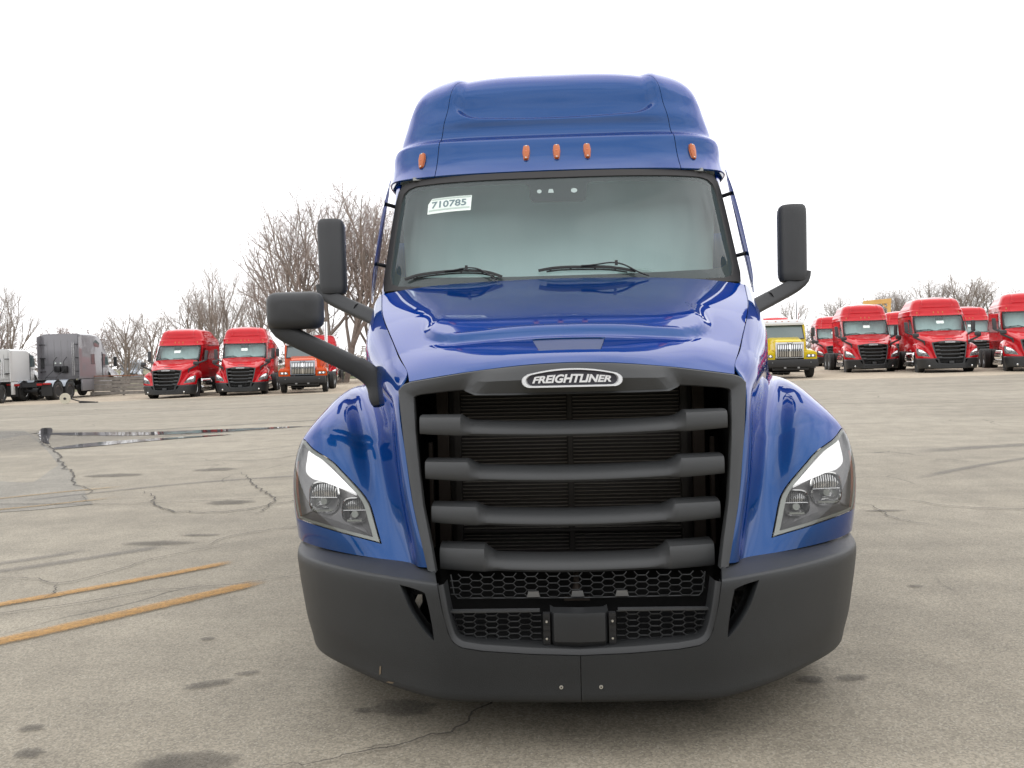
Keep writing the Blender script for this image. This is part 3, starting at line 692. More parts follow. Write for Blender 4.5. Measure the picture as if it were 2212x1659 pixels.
def rounded(pts, r, n=4):
    """polygon with rounded corners"""
    out = []; m = len(pts)
    for i in range(m):
        p = np.array(pts[i], float); a = np.array(pts[i-1], float)-p; b = np.array(pts[(i+1) % m], float)-p
        la, lb = np.linalg.norm(a), np.linalg.norm(b); k = min(r, la*.45, lb*.45); A, Bq = p+a/la*k, p+b/lb*k
        for t in np.linspace(0, 1, n+1): out.append(tuple((1-t)**2*A+2*t*(1-t)*p+t*t*Bq))
    return out
def cab(T):
    S = PW; B = M['blue']
    inv = lambda pts: S.inv(pts)
    gl = sym([(0,2.762),(.4,2.765),(.77,2.770),(.93,2.772),(.985,2.762),(1.022,2.735),(1.043,2.68),(1.058,2.55),(1.075,2.35),(1.088,2.16),(1.07,2.09),(1.0,2.065),(.8,2.050),(.4,2.040),(0,2.036)])
    gu = inv([p for p in gl]); 
    ws = panel('windscreen', S, M['glass'], T, gu, h=.06, skirt=0, off=.002)
    ro = inv(sym([(0,2.796),(.4,2.798),(.80,2.803),(.955,2.806),(1.025,2.795),(1.060,2.755),(1.078,2.68),(1.090,2.55),(1.108,2.33),(1.128,2.12),(1.120,2.045),(1.05,2.040),(.8,2.034),(.4,2.031),(0,2.0305)]))
    gi = inv(sym([(0,2.752),(.4,2.755),(.77,2.760),(.925,2.762),(.978,2.752),(1.012,2.727),(1.033,2.675),(1.048,2.55),(1.065,2.35),(1.078,2.165),(1.06,2.10),(1.0,2.078),(.8,2.062),(.4,2.052),(0,2.048)]))
    panel('windscreen_gasket', S, M['gasket'], T, ro, [gi], h=.04, skirt=.02, off=.010)
    # printed border and sensor block behind the glass
    cl = inv(sym([(0,2.590),(.145,2.590),(.168,2.600),(.178,2.628),(.182,2.69),(.192,2.716),(.215,2.726),(.5,2.732),(.86,2.738),(.94,2.734),(.985,2.712),(1.003,2.66),(1.018,2.55),(1.037,2.35),(1.050,2.22),(1.040,2.175),(1.0,2.150),(.9,2.135),(.6,2.118),(.3,2.110),(0,2.108)]))
    fr = panel('windscreen_border', S, M['frit'], T, gu, [cl], h=.05, skirt=0, off=-.006); fr.parent = ws
    def onglass(x, z, off=.0): uv = S.inv([(x, z)])[0]; return Vector(S.pos(uv)[0]+S.nor(uv)[0]*off)
    for x, poly in ((-.115, [(.018*math.cos(a)-(.006 if math.cos(a) > .3 else 0), .014*math.sin(a)) for a in np.linspace(0, 2*math.pi, 14)[:-1]]), (-.045, [(-.018,-.012),(.018,-.012),(.012,.014),(-.012,.014)]), (.100, [(.020*math.cos(a), .016*math.sin(a)) for a in np.linspace(0, 2*math.pi, 14)[:-1]])):
        b = MB(); b.add([onglass(x+a, 2.662+c, .0025) for a, c in poly], [tuple(range(len(poly)))]); b.build('sensor_window', M['led'], fr, 0)
    # dealer sticker with its number
    q = [onglass(-.832,2.655,.004), onglass(-.545,2.660,.004), onglass(-.552,2.556,.004), onglass(-.836,2.548,.004)]
    mid = onglass(-.69,2.66,.004)-(q[0]+q[1])/2
    def st(u, v, d=0):
        a = q[0].lerp(q[1], u); c = q[3].lerp(q[2], u); n = (q[1]-q[0]).cross(q[0]-q[3]).normalized()
        return a.lerp(c, v)+mid*(4*u*(1-u))+n*d
    def strip(name, u0, u1, v0, v1, d, m, par, cut=0):
        us = np.linspace(u0, u1, 9); r0 = [st(u, v0, d) for u in us]; r1 = [st(u, v1, d) for u in us]
        if cut: r0[0] = st(u0+cut, v0, d)
        mm = [st(u0 if cut else us[i], .35*(v1-v0)+v0, d) if i == 0 else r0[i].lerp(r1[i], .35) for i in range(9)]
        b = MB(); b.loft([r0, mm, r1]); return b.build(name, m, par, 0)
    sk = strip('number_sticker', 0, 1, 0, 1, 0, M['sticker'], ws, .085)
    strip('sticker_stripe', .09, .98, .03, .13, .001, M['stickerg'], sk); strip('sticker_stripe', .03, .97, .74, .84, .001, M['stickerg'], sk)
    tx = text_mesh('sticker_number', '710785', .06, M['ink'], sk, ext=.0, offset=.0012, fit=.80)
    zm = max(v.co.z for v in tx.data.vertices)
    for v in tx.data.vertices: v.co = st(.49+v.co.x, .66-v.co.z/zm*.44, .0016)
    # scale letters to the band height
    # wipers
    for s0, blade, arm in ((0, [(-.955,2.122),(-.90,2.137),(-.78,2.150),(-.66,2.155),(-.52,2.150),(-.42,2.132),(-.352,2.105)], [(-.385,2.085),(-.43,2.120),(-.50,2.160),(-.56,2.168),(-.64,2.158),(-.70,2.155)]),
                           (1, [(-.135,2.135),(-.05,2.148),(.06,2.152),(.17,2.150),(.28,2.146),(.38,2.130),(.44,2.118)], [(.515,2.085),(.45,2.112),(.385,2.150),(.335,2.168),(.27,2.170),(.20,2.160),(.12,2.156)])):
        w = MB(); pb = [onglass(x, z-.008, .022) for x, z in smooth_open(blade, 4)]; w.tube(pb, .0062, 6, flat=(1.5, .8))
        pl = [onglass(x, z-.018, .012) for x, z in smooth_open(blade, 4)]; w.tube(pl[2:-2], .005, 5)
        for k in (3, 8, 14, 19): w.tube([pb[k], pl[k]], .006, 5)
        wo = w.build('wiper', M['black'], T, 50)
        a = MB(); pa = [onglass(x, z-.012, .034) for i, (x, z) in enumerate(smooth_open(arm, 4))]; a.tube(pa, .0055, 6, flat=(.8, 1.3)); a.box(pa[12], (.016, .016, .03)); a.build('wiper_arm', M['black'], wo, 50)
    # roof in three pieces, with the seams between
    R = PR; us = float(np.interp(.79, [p[0] for p in ROOF[3][:5]], R.tu[len(R.tu)//2:][:5])); g = .0022
    panel('roof', R, B, T, [(-us+g, R.tv[0]), (us-g, R.tv[0]), (us-g, R.tv[-1]), (-us+g, R.tv[-1])], h=.02, skirt=.012)
    rc = panel('roof_corner', R, B, T, [(us+g, R.tv[0]), (R.tu[-1], R.tv[0]), (R.tu[-1], R.tv[-1]), (us+g, R.tv[-1])], h=.035, skirt=.012); mirrored(rc)
    b = MB(); b.box((0, 4.85, 4.05), (.8, .9, .02)); b.box((0, 5.28, 3.35), (1.9, .02, 1.05)); b.box((0, 5.28, 3.95), (1.5, .02, .25)); b.build('roof_inner', M['groove'], T, 0)
    # marker lamps
    for x, z in ((-.905,2.957),(-.200,2.959),(0,2.958),(.200,2.958),(.905,2.957)):
        uv = R.inv([(x, z)])[0]; p = Vector(R.pos(uv)[0]); n = Vector(R.nor(uv)[0]); v0 = Vector((-.06*x, .72, .70)); up = (v0-n*v0.dot(n)).normalized()
        rt = up.cross(n).normalized()
        base = rounded([(-.018,.073),(-.024,.01),(-.014,-.078),(.014,-.078),(.024,.01),(.018,.073)], .012, 3)
        rows = [[p+rt*a*k+up*c*k+n*h for a, c in base] for k, h in ((1.08, -.004), (1.08, .002), (.98, .004), (.94, .014), (.72, .018))]
        b = MB(); b.loft(rows, close=True, cap=True); ml = b.build('marker_lamp', M['amber'], T, 45)
        for c in (.060, -.064):
            b = MB(); b.lathe([(0, .0055), (.002, .0055)], (0, 0, 0), 'z', 8); b.V = [tuple(p+rt*v[0]+up*(c+v[1])+n*(v[2]+.016)) for v in b.V]; b.build('screw', M['screw'], ml, 0)
        b = MB(); b.add([p+rt*a+up*c+n*.0195 for a, c in ((-.007,.01),(.007,.01),(.007,-.004),(-.007,-.004))], [(0,1,2,3)]); b.build('lamp_core', M['led'] if 0 else M['orefl'], ml, 0)
    # sides
    Ssd = Patch(side_grid(), sg=-1); si = lambda pts: Ssd.inv(pts, (1, 2))
    door = rounded([(2.13,1.22),(2.13,1.95),(2.47,2.74),(3.06,2.76),(3.06,1.22)], .05)
    win = rounded([(2.24,2.02),(2.52,2.66),(2.98,2.68),(2.98,2.02)], .05)
    fl = rect_uv(Ssd)
    du, wu = si(door), si(win)
    wi2 = si(rounded([(3.35,2.05),(3.35,2.55),(3.75,2.55),(3.75,2.05)], .05))
    k = panel('cab_side', Ssd, B, T, fl, [du], h=.06, skirt=.01); kL = mirrored(k)
    d = panel('door', Ssd, B, T, shrink(du, .004), [wu], h=.06, skirt=.01); d2 = mirrored(d)
    w = panel('side_window', Ssd, M['sideglass'], None, wu, h=.1, skirt=0, off=-.01); w.parent = d; w2 = mirrored(w); w2.parent = d2
    gk = panel('window_seal', Ssd, M['gasket'], None, shrink(wu, -.02), [shrink(wu, .012)], h=.08, skirt=.01, off=.003); gk.parent = d; g2 = mirrored(gk); g2.parent = d2
    for s, par in ((1, d), (-1, d2)):
        b = MB(); b.box((s*1.195, 2.95, 1.90), (.03, .16, .04)); b.build('door_handle', M['black'], par, 30, bevel=.008)
    # black filler between pillar and screen
    # air deflector blades with brackets
    for s in (1, -1):
        zs = [2.84,2.76,2.62,2.45,2.28,2.14,2.05,1.99]; xs = [1.118,1.133,1.152,1.168,1.182,1.190,1.190,1.182]; ys = [2.31,2.25,2.17,2.08,2.00,1.93,1.90,1.89]; wd = [.03,.10,.15,.17,.17,.15,.11,.03]
        r0 = [(s*(x+.0), y, z) for x, y, z in zip(xs, ys, zs)]; r1 = [(s*(x+.012), y+w_*.4, z) for x, y, z, w_ in zip(xs, ys, zs, wd)]; r2 = [(s*(x+.008), y+w_, z) for x, y, z, w_ in zip(xs, ys, zs, wd)]
        r3 = [(s*(x+.002), y+w_*.4, z) for x, y, z, w_ in zip(xs, ys, zs, wd)]
        b = MB(); b.loft([list(smooth_open(r, 3)) for r in (r0, r1, r2, r3, r0)]); df = b.build('wind_deflector', B, T, 50)
        b = MB()
        for z, x, y in ((2.66, 1.145, 2.22), (2.24, 1.184, 2.03)): b.tube([(s*(x-.06), y+.10, z), (s*(x+.004), y+.04, z+.012)], .013, 6)
        b.build('deflector_bracket', M['black'], df, 40)
    # rear wall, floor, interior
    b = MB(); b.box((0, 5.37, 2.0), (2.34, .03, 1.75)); b.build('back_wall', B, T, 0)
    b = MB(); b.box((0, 3.65, 1.16), (2.2, 3.4, .05)); b.box((0, 1.9, 1.6), (2.1, .05, .9)); b.build('cab_floor', M['black'], T, 0)
    b = MB(); b.loft([[(x, y+.003*math.sin(x*30), z) for x in np.linspace(-1.08, 1.08, 90)] for y, z in ((2.66, 1.3), (2.62, 2.0), (2.46, 2.80), (2.45, 2.90))]); b.build('curtain', M['curtain'], T, 0)
    b = MB(); b.box((0, 2.30, 2.815), (1.9, .25, .02)); b.build('headliner', M['cabin'], T, 0)
    b = MB(); b.loft([[(x, 1.82+.10*(x/1.05)**2, 2.02), (x, 1.98+.06*(x/1.05)**2, 2.075), (x, 2.30, 2.09), (x, 2.46, 2.04), (x, 2.50, 1.6)] for x in np.linspace(-1.05, 1.05, 15)]); b.build('dashboard', M['dash'], T, 40)
    b = MB(); c = Vector((.50, 2.00, 1.99)); ax = Matrix.Rotation(math.radians(-35), 3, 'X')
    b.tube([c+ax@Vector((.22*math.cos(a), 0, .22*math.sin(a))) for a in np.linspace(0, 2*math.pi, 25)], .015, 6, cap=False)
    b.tube([c+ax@Vector((-.2, 0, 0)), c+ax@Vector((.2, 0, 0))], .015, 6); b.build('steering_wheel', M['dash'], T, 50)

def mirrors(T):
    for s in (-1, 1):
        b = MB(); w, d, h = .168, .13, .475
        def sec(z, k, kz=0):
            # flat outer face, slanting inner face seen from the front
            pts = [(-.5, .30), (-.5, -.12), (-.40, -.36), (-.12, -.5), (.10, -.5), (.42, -.38), (.5, -.15), (.5, .35), (.42, .5), (-.42, .5)]
            return [(s*(1.458+x*w*k), 1.99+y*d*(k if k > .5 else k), z) for x, y in rounded(pts, .10, 3)]
        zs = [(2.052,.72),(2.060,.88),(2.078,.965),(2.11,1),(2.47,1),(2.505,.975),(2.523,.91),(2.533,.78)]
        b.loft([sec(z, k) for z, k in zs], close=True, cap=True); mo = b.build('mirror', M['mirrorp'], T, 32)
        b = MB(); b.box((s*1.458, 2.064, 2.30), (.15, .012, .43)); b.build('mirror_glass', M['mirrorglass'], mo, 0, bevel=.004)
        b = MB(); path = [(s*1.522, 1.99, 2.12), (s*1.512, 1.985, 2.075), (s*1.475, 1.975, 2.040), (s*1.39, 1.94, 1.995), (s*1.27, 1.86, 1.940), (s*1.17, 1.78, 1.895), (s*1.10, 1.72, 1.86)]
        b.tube([tuple(p) for p in smooth_open(path, 4)], 1, 12, flat=(.046, .036)); b.build('mirror_arm', M['mirrorp'], mo, 50)
        b = MB(); b.tube([(s*1.275, 1.865, 1.943), (s*1.272, 1.862, 1.941)], 1, 12, flat=(.0468, .0368)); b.build('arm_joint', M['black'], mo, 50)
    hood_mirror(T, -1)
def hood_mirror(T, s):
    b = MB(); cx, cz = 1.338, 1.872
    def sec(y, k):
        pts = rounded([(-.138,-.085),(.138,-.085),(.138,.100),(-.138,.100)], .055, 6)
        return [(s*(cx+x*k), y, cz+z*k) for x, z in pts]
    b.loft([sec(y, k) for y, k in ((.690,.52),(.696,.72),(.708,.87),(.728,.965),(.750,1.0),(.785,1.0),(.80,.97))], close=True, cap=True); mo = b.build('hood_mirror', M['mirrorp'], T, 60)
    b = MB(); b.box((s*cx, .803, cz), (.24, .012, .14)); b.build('mirror_glass', M['mirrorglass'], mo, 0, bevel=.004)
    b = MB(); path = [(s*1.43, .765, 1.825), (s*1.415, .765, 1.795), (s*1.37, .765, 1.762), (s*1.25, .77, 1.700), (s*1.13, .775, 1.640), (s*1.03, .785, 1.588)]
    b.tube([tuple(p) for p in smooth_open(path, 4)], 1, 12, flat=(.047, .032)); b.build('mirror_arm', M['mirrorp'], mo, 50)
    b = MB(); path = [(s*1.045, .784, 1.598), (s*.990, .79, 1.560), (s*.952, .79, 1.515), (s*.936, .78, 1.455), (s*.928, .765, 1.400)]
    b.tube([tuple(p) for p in smooth_open(path, 5)], [1]*17+[.97, .92, .85, .7], 12, flat=(.052, .036)); b.build('mirror_foot', M['mirrorp'], mo, 50)

# ---------------- wheels and chassis ----------------
def wheel(parent, x, y, r=.51, w=.28, out=1, name='wheel', style=0):
    """out: which way the dished face looks"""
    b = MB(); hw = w/2; rr = r*.60
    prof = [(-hw*.75, rr), (-hw*.98, rr+.03), (-hw, r*.82), (-hw*.95, r*.93), (-hw*.80, r*.985), (-hw*.72, r)]
    tr = [(-.50, r), (-.49, r-.012), (-.44, r-.012), (-.43, r), (-.08, r), (-.07, r-.012), (.07, r-.012), (.08, r), (.43, r), (.44, r-.012), (.49, r-.012), (.50, r)]
    prof = prof+[(a*w*.62, q) for a, q in tr]+[(-a, q) for a, q in prof[::-1]]
    b.lathe(prof, (x, y, r), 'x', 36); ty = b.build('wheel', M['rubber'], parent, 35)
    b = MB()
    if out: pr = [(-hw*.3, rr+.01), (hw*.8, rr+.008), (hw*.82, rr-.012), (hw*.55, rr-.03), (hw*.30, rr*.62), (hw*.34, rr*.46), (hw*.36, rr*.40), (hw*.62, rr*.36), (hw*.66, rr*.25), (hw*.66, .01)]
    if style: pr = [(-hw*.3, rr+.01), (hw*.8, rr+.008), (hw*.82, rr-.012), (-hw*.1, rr-.04), (-hw*.25, rr*.62), (-hw*.15, rr*.46), (hw*.2, rr*.44), (hw*.35, rr*.30), (hw*.35, .01)]
    b.lathe([(a*out, q) for a, q in pr], (x, y, r), 'x', 30); rim = b.build('rim', M['alu'], ty, 40)
    b = MB()
    for k in range(10):
        t = 2*math.pi*k/10; fx = (hw*.42 if not style else -hw*.12)*out
        b.lathe([(fx-.012*out, .024), (fx+.004*out, .024)], (x, y+math.cos(t)*rr*.78, r+math.sin(t)*rr*.78), 'x', 8)
    b.build('hand_holes', M['dark'], rim, 0)
    b = MB()
    for k in range(10):
        t = 2*math.pi*(k+.5)/10; fx = (hw*.36 if not style else -hw*.1)*out
        b.lathe([(fx, .014), (fx+.03*out, .012)], (x, y+math.cos(t)*rr*.54, r+math.sin(t)*rr*.54), 'x', 6)
    b.build('wheel_nuts', M['chrome'], rim, 0)
    return ty
def chassis(T, front=1.32, rears=(6.9, 8.25), tank=True, end=9.0):
    b = MB()
    for s in (-1, 1): b.box((s*.43, (.95+end)/2, .90), (.09, end-.95, .26))
    for y in (1.0, 3.0, 5.6, 6.9, 8.25, end-.1): b.box((0, y, .88), (.86, .14, .2))
    b.build('chassis_frame', M['black'], T, 0)
    b = MB(); b.tube([(-1.0, front, .51), (-.8, front, .44), (.8, front, .44), (1.0, front, .51)], .07, 8); b.box((0, 1.5, .72), (.8, 1.3, .5)); b.build('front_axle', M['black'], T, 30)
    for s in (-1, 1):
        wheel(T, s*1.06, front, out=s)
        for y in rears: wheel(T, s*.78, y, out=-s); wheel(T, s*1.10, y, out=s, style=1)
    for y in rears:
        b = MB(); b.tube([(-.9, y, .51), (.9, y, .51)], .09, 8); b.lathe([(-.22, .05), (-.15, .2), (.15, .2), (.22, .05)], (0, y, .51), 'x', 12); b.build('rear_axle', M['black'], T, 30)
    # wheel-arch liner
    for s in (-1, 1):
        b = MB(); b.loft([[(s*x, front+.60*math.cos(a), .51+.60*math.sin(a)) for a in np.linspace(-.2, math.pi+.1, 16)] for x in (.78, 1.215)]); b.box((s*.76, front+.05, .85), (.02, 1.0, .75)); b.build('wheel_arch', M['black'], T, 40)
    b = MB(); b.loft([[(x, 6.7+j*.45, 1.17-(abs(j-1.5)-.5)*.03) for x in (-.45, -.3, .3, .45)] for j in range(4)]); b.box((0, 7.4, 1.12), (.9, .95, .07)); b.box((0, 7.4, 1.06), (.7, .6, .1)); b.build('fifth_wheel', M['black'], T, 0)
    b = MB(); b.box((0, 1.15, .29), (1.5, 1.3, .02)); b.box((0, 1.80, .36), (1.5, .02, .2)); b.build('underbody_light_block', M['black'], T, 0)  # unseen plates added under the engine to darken the ground below the bumper
    b = MB(); b.box((0, 5.95, 1.06), (.9, .8, .03)); b.build('deck_plate', M['alu'], T, 0)
    for s in (-1, 1):
        b = MB(); b.box((s*.95, end-.12, .62), (.6, .015, .7)); b.build('mud_flap', M['rubber'], T, 0)
        b = MB(); b.box((s*.62, end+.0, .92), (.28, .05, .12)); b.build('tail_lamp', M['taillight'], T, 0)
        if tank:
            b = MB(); b.lathe([(-.80, .05), (-.80, .27), (-.77, .325), (.77, .325), (.80, .27), (.80, .05)], (s*.86, 3.25, .76), 'y', 28); tk = b.build('fuel_tank', M['chrome'], T, 40)
            b = MB()
            for y in (2.75, 3.75): b.lathe([(-.03, .331), (.03, .331)], (s*.86, y, .76), 'y', 28)
            b.build('tank_strap', M['steel'], tk, 40)
            b = MB(); b.box((s*1.10, 2.55, .46), (.26, .55, .03)); b.box((s*1.10, 2.45, .80), (.26, .35, .03)); b.box((s*1.17, 3.3, .40), (.03, 2.2, .10)); b.build('step', M['alu'], T, 0)

# ---------------- proportions: the cab behind the nose is a little lower and narrower than drawn ----------------
def prop(P):
    P = np.asarray(P, float); y = P[:, 1]; z = P[:, 2]
    s = np.interp(y, [-.5, 0, .35, .65, 1.1, 2.0, 9], [.925, .94, .965, .992, 1.0, 1.0, 1.0])
    zk = np.array([.4, 1.0, 1.7, 2.1, 2.785, 3.11, 3.4, 3.93, 4.3]); Mk = card(zk); B = basis(zk, Mk, np.clip(z, .4, 4.3))
    sx = s*(B@np.array([1, 1, 1, 1.005, 1.03, 1.01, .978, .935, .92])); s = s*(B@np.array([1, 1, 1, 1.005, 1.03, 1.01, .955, .878, .85])); ym = np.minimum(y, 3.2)
    return np.stack([P[:, 0]*sx, -3.1+s*(ym+3.3)+(y-ym), 1.51+s*(z-1.62)], 1)
def descend(o):
    for c in o.children: yield c; yield from descend(c)
def reshape(T):
    done = set()
    for o in descend(T):
        me = o.data
        if me.name in done: continue
        done.add(me.name); n = len(me.vertices); c = np.zeros(n*3); me.vertices.foreach_get('co', c); c = c.reshape(-1, 3)
        N = None
        if me.has_custom_normals:
            cn = np.zeros(len(me.loops)*3); me.corner_normals.foreach_get('vector', cn); cn = cn.reshape(-1, 3)
            vi = np.zeros(len(me.loops), int); me.loops.foreach_get('vertex_index', vi); N = np.zeros_like(c); N[vi] = cn
            e = 1e-3; J = np.stack([(prop(c+d)-prop(c-d))/(2*e) for d in np.eye(3)*e], 2)     # J[n, i, j] = d out_i / d in_j
            N = np.einsum('nji,nj->ni', np.linalg.inv(J), N); N /= np.maximum(np.linalg.norm(N, axis=1, keepdims=True), 1e-9)
        me.vertices.foreach_set('co', prop(c).ravel())
        if N is not None: me.normals_split_custom_set_from_vertices([tuple(v) for v in N])
        me.update()

SKIP = {'screw', 'bolt', 'bolt_socket', 'sensor_window', 'sticker_stripe', 'lamp_core', 'badge_dot', 'arm_joint', 'bulb_shield', 'cooling_fins', 'screw_strip', 'tow_pin', 'radiator_bracket', 'intake_clip', 'hand_holes', 'window_seal', 'steering_wheel', 'cab_floor', 'tow_ring', 'slot_lining', 'mirror_glass', 'wheel_nuts', 'edge_trim', 'tank_strap', 'deflector_bracket', 'sticker_number'}
def copy_tree(o, repl=None, skip=(), top=True):
    c = o.copy(); SC.collection.objects.link(c)
    for ch in o.children:
        if ch.name.split('.')[0] in skip: continue
        d = copy_tree(ch, repl, skip, False); d.parent = c
    if repl and c.type == 'MESH' and c.data.materials and c.data.materials[0] in repl:
        c.material_slots[0].link = 'OBJECT'; c.material_slots[0].material = repl[c.data.materials[0]]
    return c
def gz(x, y):
    t = min(max((y-3)/35, 0), 1); return (.0122*x+.12)*t*t*(3-2*t)
def place(o, x, y, deg, label, group=None, dz=0, pivot=1.3):
    """x, y: where the front bumper stands"""
    o.location = (x, y, gz(x, y)+dz); o.rotation_euler = (0, 0, math.radians(deg)); o['label'] = label
    if group: o['group'] = group
    return o

# ---------------- vocational truck with upright chrome grille ----------------
def vocational(col, label):
    T = empty('semi_truck', label, 'truck'); P = M[col]; Wt = M['white']
    sec = lambda y, w, z0, z1, r: [(-w, y, z0), (-w, y, z1-r), (-w+r*.35, y, z1-r*.3), (-w+r, y, z1), (w-r, y, z1), (w-r*.35, y, z1-r*.3), (w, y, z1-r), (w, y, z0)]
    b = MB(); b.loft([sec(.42, .58, .95, 1.70, .10), sec(.50, .60, .95, 1.76, .12), sec(1.0, .68, .95, 1.84, .14), sec(1.75, .80, .95, 1.93, .16)], cap=True); b.build('hood', P, T, 35)
    b = MB(); b.box((0, .40, 1.30), (1.26, .10, .74)); b.build('grille_shell', M['silver'] if col == 'orange' else Wt, T, 30, bevel=.03)
    b = MB(); b.box((0, .345, 1.28), (1.12, .02, .60)); gd = b.build('grille_recess', M['dark'], T, 0)
    for k in range(14):
        x = -.52+k*1.04/13
        if abs(x) < .02: continue
        b = MB(); b.box((x, .325, 1.28), (.042, .03, .56)); b.build('grille_slat', M['chrome'], T, 30, bevel=.006)
    b = MB(); b.box((0, .325, 1.28), (.07, .04, .58)); b.build('grille_divider', M['chrome'], T, 30, bevel=.008)
    b = MB(); w = [(-.10,.045),(-.055,-.045),(0,.03),(.055,-.045),(.10,.045)]
    b.tube([(x, .30, 1.60+z) for x, z in w], .013, 6); b.tube([(-.13, .30, 1.645), (-.08, .30, 1.655)], .008, 5); b.tube([(.13, .30, 1.645), (.08, .30, 1.655)], .008, 5)
    b.build('winged_w_emblem', M['dark'], T, 40)
    for s in (1, -1):
        prof = [(s*.62, 1.05), (s*.66, 1.22), (s*.78, 1.29), (s*1.05, 1.27), (s*1.19, 1.20), (s*1.23, 1.05)]
        b = MB(); b.loft([[(x, .42, z-.12) for x, z in prof], [(x, .46, z) for x, z in prof], [(x, .9, z+.08) for x, z in prof], [(x, 1.35, z+.07) for x, z in prof], [(x, 1.75, z-.08) for x, z in prof]])
        b.box((s*.93, .47, 1.03), (.58, .10, .30)); b.build('fender', P, T, 35)
        b = MB(); b.prism([(s*.74, 1.00), (s*.80, 1.10), (s*1.12, 1.10), (s*1.17, 1.05), (s*1.14, .98), (s*.78, .96)], .405, .44); hl = b.build('headlight', M['lampin'], T, 0)
        for x in (.86, 1.04): b = MB(); b.lathe([(-.02, .035), (.0, .045), (.02, .045)], (s*x, .40, 1.035), 'y', 12); b.build('lamp', M['drl'], hl, 40)
        b = MB(); b.tube([(s*1.1, 2.0, 1.75), (s*1.42, 1.92, 1.95), (s*1.42, 1.92, 2.42), (s*1.12, 2.1, 2.45)], .018, 6); b.build('mirror_arm', M['black'], T, 40)
        b = MB(); b.box((s*1.42, 1.92, 2.15), (.17, .09, .42)); b.build('mirror', M['mirrorp'], T, 30, bevel=.03)
        b = MB(); b.tube([(s*.95, .95, 1.35), (s*1.15, .75, 1.62)], .012, 6); b.lathe([(-.05, .02), (-.03, .09), (.03, .10), (.04, .02)], (s*1.15, .75, 1.66), 'y', 12); b.build('hood_mirror', M['mirrorp'], T, 40)
    b = MB(); b.box((0, .14, .70), (2.36, .28, .36)); b.box((0, .30, .45), (1.6, .2, .16)); bp = b.build('bumper', M['black'], T, 30, bevel=.03)
    for s in (1, -1): b = MB(); b.box((s*.30, -.012, .50), (.10, .03, .07)); b.build('tow_hook', M['steel'], bp, 0); b = MB(); b.lathe([(-.01, .02), (.01, .025)], (s*.85, -.005, .74), 'y', 10); b.build('bumper_bolt', M['steel'], bp, 0)
    # cab
    b = MB(); c = lambda y, w, z0, z1: [(-w, y, z0), (-w+.02, y, z1), (w-.02, y, z1), (w, y, z0)]
    b.loft([[(-1.02, 1.72, 1.2), (-1.04, 1.74, 1.84), (1.04, 1.74, 1.84), (1.02, 1.72, 1.2)], [(-1.08, 1.9, 1.15), (-1.05, 2.02, 2.52), (1.05, 2.02, 2.52), (1.08, 1.9, 1.15)], [(-1.10, 2.2, 1.10), (-1.06, 2.2, 2.60), (1.06, 2.2, 2.60), (1.10, 2.2, 1.10)], [(-1.10, 3.3, 1.10), (-1.05, 3.3, 2.60), (1.05, 3.3, 2.60), (1.10, 3.3, 1.10)]], cap=True)
    b.build('cab', P, T, 30)
    wsr = [(-.93, 1.715, 1.86), (-.88, 1.975, 2.47), (.88, 1.975, 2.47), (.93, 1.715, 1.86)]
    wsr = [(x, y-.035, z) for x, y, z in wsr]
    b = MB(); b.loft([[ (x*1.05, y+.012, z+(-.03 if z < 2 else .03)) for x, y, z in wsr], [(x*1.05, y+.10, z) for x, y, z in wsr]], cap=True, close=True); b.build('windscreen_gasket', M['gasket'], T, 0)
    b = MB(); n = 8; b.loft([[(x0+(x1-x0)*k/n, y-.03*(1-(2*k/n-1)**2), z) for k in range(n+1)] for (x0, x1, y, z) in ((-.93, .93, 1.675, 1.86), (-.905, .905, 1.80, 2.16), (-.88, .88, 1.935, 2.47))]); b.build('windscreen', M['farglass'], T, 60)
    b = MB(); b.loft([[(-1.0, y, z), (-.85, y-.04, z+.05), (.85, y-.04, z+.05), (1.0, y, z)] for y, z in ((1.90, 2.52), (1.93, 2.60), (2.1, 2.70), (2.6, 2.74), (3.3, 2.70))]); b.box((0, 1.86, 2.545), (1.9, .14, .09)); b.build('cab_roof', Wt, T, 40)
    for x in (-.7, -.3, 0, .3, .7): b = MB(); b.box((x, 1.93, 2.69), (.06, .08, .03)); b.build('marker_lamp', M['amber'], T, 30, bevel=.008)
    for s in (1, -1):
        b = MB(); b.prism([(2.12, 1.80), (2.28, 2.42), (2.85, 2.44), (2.85, 1.80)], s*1.085, s*1.10, 'x'); b.build('side_window', M['farglass'], T, 0)
        b = MB(); b.prism([(1.95, 1.12), (1.97, 1.18), (2.0, 1.7), (2.02, 1.7), (1.98, 1.12)], s*1.10, s*1.112, 'x'); b.prism([(2.98, 1.12), (2.98, 2.5), (3.0, 2.5), (3.0, 1.12)], s*1.10, s*1.112, 'x'); b.build('door_seam', M['groove'], T, 0)
        b = MB(); b.lathe([(2.9, .06), (2.9, .09), (0, .09), (0, .0)][::-1], (s*1.02, 3.5, .9), 'z', 14); b.build('exhaust_stack', M['chrome'], T, 40)
    b = MB(); b.box((0, 3.9, 1.65), (1.5, .5, 1.0)); b.box((.3, 4.6, 1.45), (.6, .5, .8)); b.tube([(-.5, 4.2, 2.1), (-.1, 4.4, 2.3), (.4, 4.6, 2.0), (.2, 5.2, 1.3)], .04, 6); b.build('frame_equipment', M['black'], T, 30, bevel=.05)
    chassis(T, 1.25, (6.3, 7.65), False, 8.6)
    for s in (1, -1): b = MB(); b.lathe([(-.5, .05), (-.5, .28), (.5, .28), (.5, .05)], (s*.85, 2.6, .72), 'y', 20); b.build('fuel_tank', M['alu'], T, 40)
    return T

